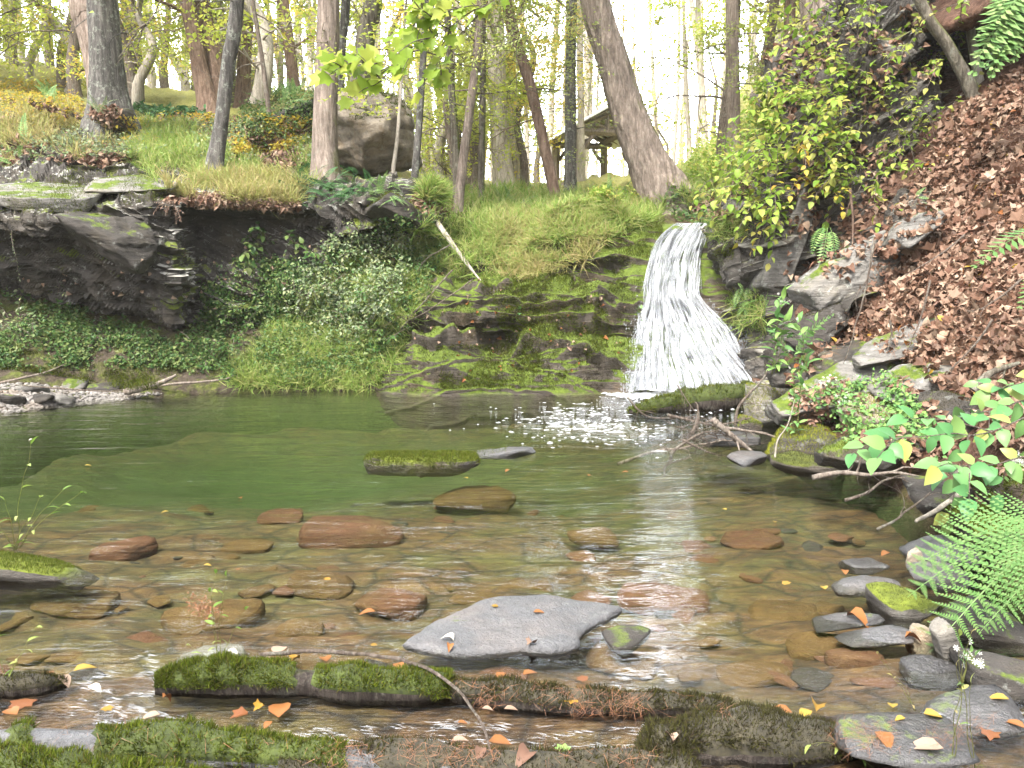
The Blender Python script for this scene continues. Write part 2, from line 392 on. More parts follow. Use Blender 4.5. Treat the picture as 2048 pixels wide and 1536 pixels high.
B_RED = barkmat('bark_reddish', (.34, .24, .19), (.18, .12, .09), 0, .1)
B_MOSS = barkmat('bark_mossy', (.27, .24, .19), (.11, .095, .075), .42, .3)
B_MOSS2 = barkmat('bark_mossy_light', (.40, .33, .28), (.20, .16, .135), .16, .15)
B_PALE = barkmat('bark_pale', (.55, .50, .43), (.36, .32, .27), 0, .2)
B_TWIG = barkmat('twig_bark', (.30, .25, .21), (.14, .11, .09), 0, .35, 3)
B_DRIFT = barkmat('driftwood', (.42, .36, .31), (.22, .18, .15), 0, .2, 2)
B_STEM = barkmat('green_stem', (.28, .30, .10), (.18, .18, .06), 0, 0, 3)
B_DARK = barkmat('dark_wood', (.12, .10, .085), (.05, .04, .035), .15, .1, 2)

# ------------------------------------------------------------------ terrain lofts
def loft(cols, nc, nr):
    pxs = [c[0] for c in cols]; tab = []
    for c in cols:
        row = []
        for e in c[1:]:
            if e[0] == 'z': row.append((e[2], e[1]))
            else: row.append((e[1], zof(e[0], e[1])))
        tab.append(row)
    tab = np.array(tab)                                    # col,row,(Y,z)
    xs = np.linspace(pxs[0], pxs[-1], nc)
    j = np.clip(np.searchsorted(pxs, xs, side='right') - 1, 0, len(pxs) - 2)
    pa = A(pxs, float); f = ((xs - pa[j]) / (pa[j + 1] - pa[j])); f = f * f * (3 - 2 * f) * .5 + f * .5
    c = tab[j] * (1 - f)[:, None, None] + tab[j + 1] * f[:, None, None]      # nc,K,2
    g = crom(np.swapaxes(c, 0, 1), nr)                     # nr,nc,2
    Y = g[..., 0]; Z = g[..., 1]; t = Y * CT - (Z - CAMH) * ST
    X = (xs[None] - 1024) / FPX * t
    return np.stack([X, Y, Z], -1)
def strata(Pn, dr, freq, seed, amp, lat=1.2, ew=.14):
    """bedding: layers perpendicular to dr, each layer steps in or out"""
    d = A(dr, float); d /= np.linalg.norm(d)
    s = Pn @ d * freq + .7 * fbm(Pn * .8, 3, seed) + .12 * fbm(Pn * 5, 2, seed + 9)
    k = np.floor(s); fr = s - k
    latp = Pn * lat; latp = latp - np.outer(latp @ d, d)
    off = vnoise(latp + k[:, None] * A([3.1, 7.7, 1.3]), seed + 5)
    nxt = vnoise(latp + (k + 1)[:, None] * A([3.1, 7.7, 1.3]), seed + 5)
    e = np.clip((fr - 1 + ew) / ew, 0, 1); e = e * e * (3 - 2 * e)
    groove = -np.exp(-((fr - .9) / .07) ** 2) * .6
    return amp * (off * (1 - e) + nxt * e + groove)
BV = {}
RAW = []
def surf(name, G, mat, disp=None, sm=True):
    n = gnormals(G)
    if disp is not None:
        d = disp(G.reshape(-1, 3), n.reshape(-1, 3)); G = G + n * d.reshape(G.shape[:2])[..., None]
    V = G.reshape(-1, 3); F = grid_faces(*G.shape[:2])
    o = mk(name, V, F, mat, None, sm)
    BV[name] = BVHTree.FromPolygons(V.tolist(), F.tolist()); RAW.append((V, F))
    BV[name + '_G'] = G
    return o
CAMP = Vector((0, 0, CAMH))
ALL = [None, 0]
def allbvh():
    if ALL[1] != len(RAW):
        Vs = []; Fs = []; n = 0
        for V, F in RAW:
            Vs.append(V); F = np.asarray(F)
            Fs += [np.asarray(F) + n]; n += len(V)
        fl = []
        for f in Fs: fl += f.tolist()
        ALL[0] = BVHTree.FromPolygons(np.concatenate(Vs).tolist(), fl); ALL[1] = len(RAW)
    return ALL[0]
def hit(px, py, maxd=300):
    """where the line of sight through (px,py) meets solid ground or rock"""
    d = Vector(P(px, py, 5.0)) - CAMP; d.normalize(); r = allbvh().ray_cast(CAMP, d, maxd)
    if r[0] is None: return None
    return A(r[0]), A(r[1]) * (1 if r[1].dot(d) < 0 else -1)
def pscatter(poly, n, rng, maxd=60, dens=None, only=None):
    """n points on what shows inside the picture polygon"""
    p = A(poly, float); lo = p.min(0); hi = p.max(0); pos = []; nrm = []
    b = allbvh(); tries = 0
    while len(pos) < n and tries < 12:
        tries += 1
        x = rng.uniform(lo[0], hi[0], n * 2); y = rng.uniform(lo[1], hi[1], n * 2); k = inpoly(x, y, poly)
        x = x[k]; y = y[k]
        if dens is not None and len(x):
            k = rng.random(len(x)) < np.clip(.5 + dens * fbm(np.stack([x / 70, y / 45, x * 0 + n % 97], 1), 3, n % 13), .02, 1); x = x[k]; y = y[k]
        for a, c in zip(x, y):
            d = Vector(P(a, c, 5.0)) - CAMP; d.normalize(); r = b.ray_cast(CAMP, d, maxd)
            if r[0] is not None and (only is None or r[2] < len(RAW[0][1]) or rng.random() < only):
                pos.append(r[0][:]); nrm.append((r[1] * (1 if r[1].dot(d) < 0 else -1))[:])
            if len(pos) >= n: break
    return A(pos), A(nrm)
def drop(x, y, names=None, z0=60):
    best = None
    for n, b in BV.items():
        if n.endswith('_G') or (names and n not in names): continue
        r = b.ray_cast(Vector((x, y, z0)), Vector((0, 0, -1)), 200)
        if r[0] is not None and (best is None or r[0].z > best[0].z): best = r
    return None if best is None else A(best[0])
def sample(name, n, poly=None, rng=None, maxY=60, minup=-1):
    """n random points on surface 'name' whose picture position is inside poly, even in picture area"""
    G = BV[name + '_G']; nr, nc = G.shape[:2]; N_ = gnormals(G)
    px, py = proj(G.reshape(-1, 3)); px = px.reshape(nr, nc); py = py.reshape(nr, nc)
    a = G[:-1, :-1]; b = G[:-1, 1:]; c = G[1:, :-1]
    area = np.linalg.norm(np.cross(b - a, c - a), axis=2)
    cx = (px[:-1, :-1] + px[1:, 1:]) / 2; cy = (py[:-1, :-1] + py[1:, 1:]) / 2
    wt = area / (a[..., 1] + .3) ** 1.3
    ok = (cx > -160) & (cx < 2210) & (a[..., 1] < maxY) & (N_[:-1, :-1, 2] > minup)
    if poly is not None: ok &= inpoly(cx, cy, poly)
    wt = np.where(ok, wt, 0).ravel()
    if wt.sum() <= 0: return np.zeros((0, 3)), np.zeros((0, 3))
    i = rng.choice(len(wt), n, p=wt / wt.sum()); r, q = i // (nc - 1), i % (nc - 1)
    u = rng.random(n)[:, None]; v = rng.random(n)[:, None]
    Pp = (G[r, q] * (1 - u) + G[r, q + 1] * u) * (1 - v) + (G[r + 1, q] * (1 - u) + G[r + 1, q + 1] * u) * v
    return Pp, N_[r, q] * np.sign(N_[r, q][:, 2:3] + 1e-9) if minup >= 0 else N_[r, q]

GC = [
 (-500, ('z', -.9, 6.55), ('z', 0, 7.3), (790, 8.7), (690, 9.4), (590, 10.0), (430, 10.8), (350, 12.3), (250, 15.5), (165, 21), (130, 35), ('z', 18, 90)),
 (0, ('z', -.9, 6.99), ('z', 0, 7.74), (772, 8.8), (700, 9.3), (590, 10.1), (400, 11.0), (315, 12.4), (225, 15.5), (165, 21), (135, 35), ('z', 18, 90)),
 (200, ('z', -.9, 7.75), ('z', 0, 8.5), (775, 8.95), (700, 9.35), (600, 10.2), (400, 11.0), (315, 12.4), (240, 15.5), (205, 20), (190, 35), ('z', 14, 90)),
 (420, ('z', -.9, 8.25), ('z', 0, 9.0), (755, 9.2), (690, 9.6), (610, 10.4), (400, 11.1), (335, 12.2), (265, 15), (230, 19), (220, 35), ('z', 13, 90)),
 (600, ('z', -.9, 8.35), ('z', 0, 9.1), (750, 9.3), (680, 9.7), (600, 10.3), (410, 11.1), (345, 11.8), (275, 13.2), (205, 16), (225, 32), ('z', 12, 90)),
 (740, ('z', -.9, 8.35), ('z', 0, 9.1), (745, 9.3), (660, 9.7), (560, 10.2), (430, 11.0), (385, 11.8), (350, 13.2), (300, 16), (330, 32), ('z', 11, 90)),
 (880, ('z', -.9, 8.35), ('z', 0, 9.1), (745, 9.4), (650, 9.8), (530, 10.4), (455, 11.2), (425, 12.2), (410, 14), (395, 19), (378, 32), ('z', 9, 90)),
 (1020, ('z', -.9, 8.45), ('z', 0, 9.2), (740, 9.6), (660, 9.9), (560, 10.4), (460, 11.2), (425, 12.4), (408, 15), (396, 20), (378, 32), ('z', 9, 90)),
 (1180, ('z', -.9, 8.55), ('z', 0, 9.3), (735, 9.7), (650, 10.0), (560, 10.4), (448, 11.1), (410, 12.4), (393, 15), (384, 20), (368, 32), ('z', 9, 90)),
 (1330, ('z', -.9, 8.65), ('z', 0, 9.4), (720, 9.8), (650, 10.1), (560, 10.5), (462, 11.2), (425, 12.6), (402, 15), (386, 20), (350, 32), ('z', 10, 90)),
 (1430, ('z', -.9, 8.45), ('z', 0, 9.2), (730, 9.5), (650, 9.9), (560, 10.3), (462, 11.0), (430, 12.2), (392, 15), (350, 20), (300, 32), ('z', 14, 90)),
 (1520, ('z', -.5, 7.2), ('z', 0, 7.8), (780, 8.5), (690, 9.1), (580, 9.8), (470, 10.6), (400, 12), (330, 15), (250, 20), (180, 32), ('z', 22, 90)),
 (1640, ('z', -.5, 5.7), ('z', 0, 6.1), (835, 7.0), (730, 7.7), (610, 8.5), (500, 9.3), (400, 10.3), (290, 12), (160, 15), (20, 22), ('z', 34, 90)),
 (1760, ('z', -.5, 4.7), ('z', 0, 5.1), (870, 5.8), (750, 6.5), (620, 7.3), (480, 8.2), (350, 9.3), (210, 11), (50, 13.2), (-100, 18), ('z', 40, 90)),
 (1900, ('z', -.5, 3.7), ('z', 0, 4.1), (930, 4.8), (790, 5.5), (650, 6.3), (500, 7.2), (350, 8.3), (190, 9.8), (20, 11.8), (-150, 16), ('z', 44, 90)),
 (2050, ('z', -.4, 2.7), ('z', 0, 3.2), (1030, 3.8), (860, 4.5), (700, 5.3), (520, 6.3), (330, 7.5), (130, 9.1), (-50, 11), (-250, 15), ('z', 48, 90)),
 (2500, ('z', -.4, 2.2), ('z', 0, 2.5), (1000, 3.0), (820, 3.7), (650, 4.5), (450, 5.6), (250, 6.8), (50, 8.4), (-150, 10.5), (-350, 15), ('z', 50, 90)),
]
def groundmat():
    m, nt, ns, lk, b = nmat('forest_floor')
    v = texco(nt, src='Pos'); g = N(nt, 'ShaderNodeNewGeometry'); sx = N(nt, 'ShaderNodeSeparateXYZ'); lk.new(g.outputs['Position'], sx.inputs[0])
    n1 = noise(nt, v, 1.1, 6, .65); n2 = noise(nt, v, 18, 6, .75); n3 = noise(nt, v, 5, 5, .7)
    litter = ramp(nt, n2, [(.3, (.035, .02, .014)), (.5, (.10, .055, .04)), (.7, (.20, .125, .09))])
    green = ramp(nt, n2, [(.3, (.035, .05, .012)), (.7, (.15, .17, .04))])
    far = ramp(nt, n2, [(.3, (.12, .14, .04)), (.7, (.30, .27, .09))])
    dirt = ramp(nt, n2, [(.3, (.03, .024, .018)), (.7, (.10, .08, .06))])
    # moss and weeds on the left and centre, leaf litter on the right slope
    rt = ramp(nt, mth(nt, 'ADD', mth(nt, 'MULTIPLY', mth(nt, 'SUBTRACT', sx.outputs[0], 2.2), .6), mth(nt, 'MULTIPLY', n1, .6)), [(.2, (0, 0, 0)), (.55, (1, 1, 1))])
    gl = mixc(nt, ramp(nt, n3, [(.45, (0, 0, 0)), (.62, (1, 1, 1))]), dirt, green)
    c = mixc(nt, rt, gl, litter)
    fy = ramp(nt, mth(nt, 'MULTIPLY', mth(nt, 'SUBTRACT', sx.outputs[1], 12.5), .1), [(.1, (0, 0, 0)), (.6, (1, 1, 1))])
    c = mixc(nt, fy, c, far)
    sb = ramp(nt, mth(nt, 'MULTIPLY', sx.outputs[2], -8), [(.0, (0, 0, 0)), (.6, (1, 1, 1))]); c = mixc(nt, sb, c, ramp(nt, n3, [(.35, (.06, .078, .032)), (.7, (.085, .105, .042))]))  # below the waterline, same green tint standing in for light scattered in water
    lk.new(c, b.inputs['Base Color']); b.inputs['Roughness'].default_value = .95; b.inputs['Specular IOR Level'].default_value = .1
    lk.new(bump(nt, mth(nt, 'ADD', n2, n3), 1, .06), b.inputs['Normal']); return m
FLOORM = groundmat()
def dg(Pn, n):
    d = .10 * fbm(Pn * 1.1, 4, 3) + .035 * fbm(Pn * 5, 3, 8)
    return d * np.clip((Pn[:, 2] + .3) / .5, .1, 1) * np.clip(Pn[:, 1] / 12, .5, 4)
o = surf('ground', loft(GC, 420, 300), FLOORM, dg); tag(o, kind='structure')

# pool bed
def bedz(x, y):
    y = y + (.35 * np.sin(x * 1.25 + .6) + .25 * np.sin(x * 2.7)) * np.clip((y - 3.5) / 1.5, 0, 1) * np.clip((8.6 - y) / 1.5, 0, 1)
    d = .17 + .10 * np.clip((y - 4.5) / 2, 0, 1) + .46 * np.exp(-(((x + 2.3) / 3.0) ** 2 + ((y - 7.5) / np.where(y < 7.5, 1.9, 1.0)) ** 2))
    d = d * np.clip((y - 2.2) / 1.2, .30, 1)
    return -d
gx, gy = np.meshgrid(np.linspace(-12, 8, 330), np.linspace(1.0, 10.2, 250))
gp = np.stack([gx, gy, gx * 0], -1).reshape(-1, 3)
gz = bedz(gx, gy) + (.03 * fbm(gp * 2.2, 4, 30) + .022 * np.clip(strata(gp * A([1, 2.2, 1]) + A([0, 0, .4]) * 0, (.35, 1, .1), 2.2, 33, 1.0, 1.5), -1, 1)).reshape(gx.shape)
def bedmat():
    m, nt, ns, lk, b = nmat('pool_bed')
    v = texco(nt, (1, 1.7, 1), 'Pos'); v1 = texco(nt, (1, 1, 1), 'Pos')
    n1 = noise(nt, v, 1.3, 5, .6, .4); n2 = noise(nt, v, 7, 7, .7, .3); n3 = noise(nt, v1, 40, 3, .7)
    c = ramp(nt, n2, [(.28, (.015, .008, .003)), (.45, (.075, .038, .013)), (.62, (.15, .082, .028)), (.75, (.21, .14, .055))])
    c = mixc(nt, ramp(nt, n1, [(.45, (0, 0, 0)), (.62, (.75, .75, .75))]), c, ramp(nt, n2, [(.3, (.04, .035, .008)), (.7, (.13, .12, .03))]))
    vo = voro(nt, v, 3.2, 'DISTANCE_TO_EDGE'); ck = ramp(nt, vo.outputs['Distance'], [(.0, (.12, .12, .12)), (.07, (1, 1, 1))])
    c = mixc(nt, .8, c, ck, 'MULTIPLY')
    c = mixc(nt, .3, c, ramp(nt, n3, [(.3, (.3, .3, .3)), (.6, (1, 1, 1))]), 'MULTIPLY')
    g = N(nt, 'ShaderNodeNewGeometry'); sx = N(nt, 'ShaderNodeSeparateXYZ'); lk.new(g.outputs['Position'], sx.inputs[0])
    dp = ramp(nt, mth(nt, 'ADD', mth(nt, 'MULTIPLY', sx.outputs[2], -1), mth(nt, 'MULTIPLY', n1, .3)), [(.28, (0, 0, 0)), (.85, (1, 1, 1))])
    c = mixc(nt, dp, c, (.068, .086, .034))      # deeper bed tinted green, standing in for light scattered in deep water
    lk.new(c, b.inputs['Base Color']); b.inputs['Roughness'].default_value = .8
    lk.new(bump(nt, mth(nt, 'ADD', n2, mth(nt, 'MULTIPLY', vo.outputs['Distance'], .5)), .9, .06), b.inputs['Normal']); return m
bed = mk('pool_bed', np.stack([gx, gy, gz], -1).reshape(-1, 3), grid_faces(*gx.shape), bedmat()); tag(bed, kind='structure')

# left overhanging outcrop
OC = [
 (-500, (660, 10.6), (600, 10.0), (560, 9.7), (500, 9.4), (450, 9.1), (425, 9.2), (390, 10), (345, 11.6), (360, 12.9)),
 (0, (620, 10.5), (560, 10.0), (530, 9.7), (480, 9.4), (448, 9.05), (428, 9.15), (385, 10.1), (338, 11.8), (350, 12.9)),
 (160, (650, 10.5), (590, 9.9), (550, 9.5), (500, 9.25), (452, 8.95), (432, 9.05), (380, 10.1), (336, 11.8), (350, 12.9)),
 (200, (660, 10.5), (600, 9.8), (560, 9.45), (500, 9.2), (435, 9.1), (402, 9.25), (372, 10.1), (336, 11.8), (350, 12.9)),
 (280, (690, 10.5), (620, 9.75), (575, 9.4), (500, 9.2), (425, 9.2), (394, 9.35), (370, 10.1), (338, 11.7), (355, 12.8)),
 (345, (720, 10.5), (665, 9.8), (610, 9.4), (520, 9.3), (440, 9.5), (404, 9.5), (378, 10.2), (350, 11.4), (365, 12.5)),
 (395, (720, 10.6), (660, 10.0), (580, 9.9), (495, 10.3), (440, 10.4), (402, 9.85), (385, 10.4), (360, 11.3), (380, 12.4)),
 (500, (720, 10.6), (640, 10.0), (560, 10.0), (495, 10.35), (440, 10.4), (404, 9.9), (390, 10.4), (362, 11.3), (380, 12.4)),
 (600, (720, 10.6), (640, 10.0), (560, 10.05), (495, 10.35), (450, 10.4), (416, 10.0), (396, 10.4), (366, 11.2), (390, 12.2)),
 (700, (700, 10.6), (600, 10.0), (540, 10.1), (490, 10.2), (450, 10.2), (405, 9.95), (388, 10.4), (366, 11.2), (400, 12.2)),
 (800, (650, 10.8), (570, 10.2), (520, 10.3), (470, 10.35), (440, 10.2), (398, 10.2), (382, 10.6), (372, 11.2), (410, 12.2)),
 (880, (640, 11.2), (560, 10.8), (520, 10.8), (490, 10.8), (470, 10.8), (452, 10.8), (440, 11.1), (430, 11.5), (450, 12.2)),
]
def dc(Pn, n):
    px, py = proj(Pn)
    sm = np.clip((px - 350) / 40, 0, 1) * np.clip((600 - px) / 60, 0, 1) * np.clip((500 - py) / 20, 0, 1)
    d = strata(Pn, (.25, .15, 1), 5.5, 50, .10, 1.6) + .10 * fbm(Pn * 1.6, 4, 52) + .07 * strata(Pn, (.5, -.3, 1), 15, 57, .9, 3) + .03 * fbm(Pn * 9, 3, 54)
    return -d * (1 - .85 * sm)
def cliffmat():
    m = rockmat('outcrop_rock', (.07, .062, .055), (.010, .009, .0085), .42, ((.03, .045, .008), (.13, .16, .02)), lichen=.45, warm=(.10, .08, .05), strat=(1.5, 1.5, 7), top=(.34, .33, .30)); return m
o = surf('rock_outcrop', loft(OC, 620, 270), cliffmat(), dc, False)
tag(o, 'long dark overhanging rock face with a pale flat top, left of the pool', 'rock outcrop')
# centre mossy ledge, also the wall behind the falls
LC = [
 (730, ('z', -.4, 9.1), (783, 9.2), (745, 9.35), (720, 9.6), (660, 9.9), (620, 10.1), (580, 10.4), (540, 10.7), (480, 11.1), (490, 12)),
 (800, ('z', -.4, 8.8), (783, 8.95), (720, 9.2), (700, 9.45), (650, 9.6), (610, 9.8), (565, 10.1), (530, 10.4), (470, 11.0), (470, 12)),
 (880, ('z', -.4, 8.75), (783, 8.85), (690, 9.15), (672, 9.55), (625, 9.5), (572, 9.65), (555, 10.1), (520, 10.35), (462, 11), (455, 12)),
 (1000, ('z', -.4, 8.75), (783, 8.85), (684, 9.15), (668, 9.6), (620, 9.5), (566, 9.7), (550, 10.15), (510, 10.3), (455, 11), (447, 12)),
 (1120, ('z', -.4, 8.75), (782, 8.85), (688, 9.15), (672, 9.6), (640, 9.5), (578, 9.75), (560, 10.2), (500, 10.25), (443, 10.9), (440, 12)),
 (1200, ('z', -.4, 8.8), (778, 8.9), (700, 9.15), (678, 9.6), (640, 9.6), (600, 9.8), (550, 10.0), (485, 10.2), (438, 10.8), (438, 12)),
 (1270, ('z', -.4, 8.85), (775, 8.95), (705, 9.2), (680, 9.55), (620, 9.6), (570, 9.75), (535, 9.9), (480, 10.2), (438, 10.7), (438, 12)),
 (1330, ('z', -.4, 9.1), (775, 9.2), (700, 9.45), (660, 9.7), (600, 9.8), (550, 9.95), (510, 10.15), (475, 10.4), (453, 10.7), (450, 12.5)),
 (1400, ('z', -.4, 9.1), (775, 9.2), (700, 9.45), (655, 9.75), (590, 9.85), (540, 10.05), (510, 10.2), (478, 10.4), (455, 10.7), (450, 12.5)),
 (1450, ('z', -.4, 9.2), (772, 9.3), (710, 9.5), (655, 9.65), (590, 9.75), (530, 9.9), (500, 10.05), (465, 10.3), (435, 10.7), (430, 12)),
 (1560, ('z', -.4, 8.7), (778, 8.8), (715, 9.1), (655, 9.2), (600, 9.4), (540, 9.6), (490, 9.8), (450, 10.1), (415, 10.5), (400, 11.5)),
]
def dl(Pn, n):
    px, py = proj(Pn)
    d = strata(Pn, (.05, .1, 1), 3.4, 70, .16, 1.1, .35) + .20 * fbm(Pn * 1.3, 4, 72) + .05 * strata(Pn, (.1, .1, 1), 8.5, 75, .8, 1.6, .3) + .010 * strata(Pn, (.1, .1, 1), 19, 77, .9, 2.5) + .02 * fbm(Pn * 8, 3, 74)
    return -d * np.clip(Pn[:, 2] / .5, .25, 1) * (1 - .75 * np.clip((px - 1225) / 40, 0, 1) * np.clip((1530 - px) / 30, 0, 1))
def ledgemat():
    return rockmat('ledge_rock', (.09, .075, .06), (.018, .015, .013), .46, ((.03, .045, .007), (.11, .155, .018)), lichen=.05, warm=(.11, .07, .03), strat=(1, 1, 9), nz=1.25, na=1.2)
o = surf('rock_ledge', loft(LC, 560, 330), ledgemat(), dl)
tag(o, 'moss covered stepped rock ledge between the weedy bank and the waterfall', 'rock ledge')

# dark craggy wall right of the falls, running up behind the bush
RC = [
 (1425, (745, 9.6), (660, 9.75), (600, 9.85), (540, 9.95), (480, 10.2), (425, 10.7), (405, 11.2), (400, 12)),
 (1500, (770, 9.3), (690, 9.35), (620, 9.3), (540, 9.2), (460, 9.4), (400, 9.7), (345, 10.3), (340, 12)),
 (1550, (780, 8.2), (700, 8.6), (620, 8.8), (540, 8.9), (450, 8.8), (370, 9.1), (225, 9.8), (240, 12)),
 (1620, (760, 7.6), (680, 8.2), (610, 8.8), (540, 9.3), (470, 9.3), (380, 9.1), (170, 9.8), (160, 12)),
 (1690, (700, 7.6), (640, 7.9), (580, 8.4), (520, 8.8), (460, 9.0), (370, 9.2), (90, 9.9), (90, 12)),
 (1760, (640, 7.4), (600, 7.7), (540, 8.2), (490, 8.5), (430, 8.9), (330, 9.2), (0, 10.0), (20, 12.5)),
 (1850, (560, 7.6), (520, 7.9), (480, 8.2), (430, 8.6), (370, 9.0), (270, 9.5), (-80, 10.6), (-50, 12.5)),
 (1930, (500, 7.8), (460, 8.2), (420, 8.6), (370, 9.0), (300, 9.6), (220, 10.2), (0, 11.4), (-80, 13)),
]
def dr_(Pn, n):
    px, py = proj(Pn); amp = 1 + .4 * (py < 300)
    return -(strata(Pn, (-.55, .1, .8), 4.2, 90, .13, 1.4) + .22 * fbm(Pn * 1.2, 4, 92) + .05 * strata(Pn, (-.5, .3, .9), 12, 97, .6, 3) + .03 * fbm(Pn * 9, 3, 94)) * amp
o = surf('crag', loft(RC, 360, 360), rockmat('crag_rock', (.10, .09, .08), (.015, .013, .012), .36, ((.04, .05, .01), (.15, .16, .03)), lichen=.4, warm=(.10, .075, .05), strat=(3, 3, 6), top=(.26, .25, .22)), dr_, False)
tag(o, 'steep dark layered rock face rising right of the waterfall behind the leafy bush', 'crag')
# ------------------------------------------------------------------ water
WX0, WX1, WY0, WY1 = -13.0, 8.5, .9, 11.0
def watermat():
    m, nt, ns, lk, b = nmat('water'); ns.remove(b); out = ns['Material Output']
    g = N(nt, 'ShaderNodeNewGeometry')
    va = N(nt, 'ShaderNodeMapping'); va.inputs['Scale'].default_value = (.75, 2.7, 1); lk.new(g.outputs['Position'], va.inputs[0])
    n1 = noise(nt, va.outputs[0], 1.6, 3, .5, .6); n2 = noise(nt, va.outputs[0], 5.5, 3, .55, .5); n3 = noise(nt, va.outputs[0], 22, 2, .5)
    # choppier by the falls and in the shallow outflow
    sx = N(nt, 'ShaderNodeSeparateXYZ'); lk.new(g.outputs['Position'], sx.inputs[0])
    df = N(nt, 'ShaderNodeVectorMath', operation='DISTANCE'); lk.new(g.outputs['Position'], df.inputs[0]); df.inputs[1].default_value = (1.9, 8.6, 0)
    near = mth(nt, 'SUBTRACT', 1.0, mth(nt, 'MULTIPLY', df.outputs['Value'], .34), True)
    out_ = mth(nt, 'MULTIPLY', mth(nt, 'SUBTRACT', 2.75, sx.outputs[1]), 2.2, True)
    h = mth(nt, 'ADD', mth(nt, 'MULTIPLY', n1, .6), mth(nt, 'MULTIPLY', n2, .12))
    k = mth(nt, 'ADD', .008, mth(nt, 'ADD', mth(nt, 'MULTIPLY', near, .55), mth(nt, 'MULTIPLY', out_, .6)))
    h = mth(nt, 'ADD', h, mth(nt, 'MULTIPLY', n3, k))
    nb = bump(nt, h, .34, .10)
    fr = N(nt, 'ShaderNodeFresnel'); fr.inputs['IOR'].default_value = 1.33; lk.new(nb, fr.inputs['Normal'])
    tr = N(nt, 'ShaderNodeBsdfTransparent'); tr.inputs[0].default_value = (.97, .98, .95, 1)
    gl = N(nt, 'ShaderNodeBsdfGlossy'); gl.inputs['Roughness'].default_value = .03; lk.new(nb, gl.inputs['Normal'])
    mx = N(nt, 'ShaderNodeMixShader'); lk.new(fr.outputs[0], mx.inputs[0]); lk.new(tr.outputs[0], mx.inputs[1]); lk.new(gl.outputs[0], mx.inputs[2])
    lk.new(mx.outputs[0], out.inputs[0])
    ab = N(nt, 'ShaderNodeVolumeAbsorption'); ab.inputs[0].default_value = (.60, .74, .48, 1); ab.inputs[1].default_value = .55
    lk.new(ab.outputs[0], out.inputs['Volume']); return m
V = [[x, y, z] for z in (0, -3) for y in (WY0, WY1) for x in (WX0, WX1)]
F = [[0, 1, 3, 2], [4, 6, 7, 5], [0, 4, 5, 1], [2, 3, 7, 6], [0, 2, 6, 4], [1, 5, 7, 3]]
tag(mk('water', V, A(F), watermat(), smooth=False), kind='structure')

# ------------------------------------------------------------------ waterfall
def fallmat(name, lo, hi, alpha):
    m, nt, ns, lk, b = nmat(name)
    uv = N(nt, 'ShaderNodeUVMap'); mp = N(nt, 'ShaderNodeMapping'); mp.inputs['Scale'].default_value = (15, 2.6, 1); lk.new(uv.outputs[0], mp.inputs[0])
    n1 = noise(nt, mp.outputs[0], 3.0, 6, .7, .3)
    lk.new(ramp(nt, n1, [(.35, lo), (.6, hi)]), b.inputs['Base Color']); b.inputs['Roughness'].default_value = .35
    a = ramp(nt, n1, [(.40, (alpha,) * 3), (.56, (1, 1, 1))]); lk.new(a, b.inputs['Alpha'])
    return m
rngw = np.random.default_rng(5)
FE = [(446, 1352, 1424, 11.3), (456, 1336, 1420, 10.75), (480, 1312, 1414, 10.42), (510, 1299, 1404, 10.2), (545, 1290, 1402, 10.0), (590, 1284, 1404, 9.82), (630, 1278, 1436, 9.72), (665, 1274, 1462, 9.6), (700, 1270, 1482, 9.42), (740, 1264, 1520, 9.22), (782, 1258, 1552, 9.02)]
fa = crom(A(FE, float), 150)
nu = 90; u = np.linspace(0, 1, nu)
G = np.zeros((150, nu, 3))
for i, (py, a_, b_, Y) in enumerate(fa):
    for j, uu in enumerate(u):
        px = a_ + (b_ - a_) * uu
        G[i, j] = P(px, py, Y - .16 - .10 * max(0, 1 - i / 40) - .05 * math.sin(uu * PI) - .22 * uu * (i / 150) ** 3)
Gp = G.reshape(-1, 3)
st = .10 * vnoise(np.stack([np.tile(u * 9, 150), np.repeat(fa[:, 0] / 60, nu), Gp[:, 0] * 0], 1), 2) + .035 * vnoise(np.stack([np.tile(u * 38, 150), np.repeat(fa[:, 0] / 22, nu), Gp[:, 0] * 0], 1), 3)
G[..., 1] -= st.reshape(150, nu)
wf = empty('waterfall', G[-1, nu // 2], 'white waterfall spreading down dark rock into the far side of the pool', 'waterfall')
base = G[-1, nu // 2].copy()
sh = mk('falling_water', G.reshape(-1, 3) - base, grid_faces(150, nu), fallmat('falling_water', (.16, .18, .21), (.46, .48, .51), .03), wf)
uvl = sh.data.uv_layers.new(name='UVMap'); li = np.zeros(len(sh.data.loops), np.int32); sh.data.loops.foreach_get('vertex_index', li)
uvv = np.stack([(li % nu) / nu, (li // nu) / 150], 1).astype(np.float32); uvl.data.foreach_set('uv', uvv.ravel())
# strands of water and spray drops, thrown a little in front of the sheet
mbw = MB(); WHW, _nt, _ns, _lk, _b = nmat('white_water'); _b.inputs['Base Color'].default_value = (.36, .38, .41, 1); _b.inputs['Roughness'].default_value = .3; _b.inputs['Alpha'].default_value = .32
for s in range(3600):
    j = int(rngw.beta(1.0, 1.15) * (nu - 1)); i0 = int(rngw.random() ** .9 * 146)
    if vnoise(A([[j / 6, i0 / 26, 0]]), 12)[0] < -.15 + .15 * (i0 > 110) * -1: continue
    ln = int(rngw.integers(5, 20)); i1 = min(149, i0 + ln)
    if i1 - i0 < 3: continue
    ii = np.linspace(i0, i1, 5).astype(int); pts = G[ii, j] + A([rngw.normal() * .012, -abs(rngw.normal()) * .035 - .01, 0])
    pts = pts + A([1, 0, 0]) * (rngw.normal() * .012 * np.linspace(0, 1, 5))[:, None]
    wd = rngw.uniform(.0010, .0032) * (1.0 + .5 * i0 / 150) * A([.3, 1, .9, .6, .05])
    mbw.add(*tube(pts, wd, 4, False))
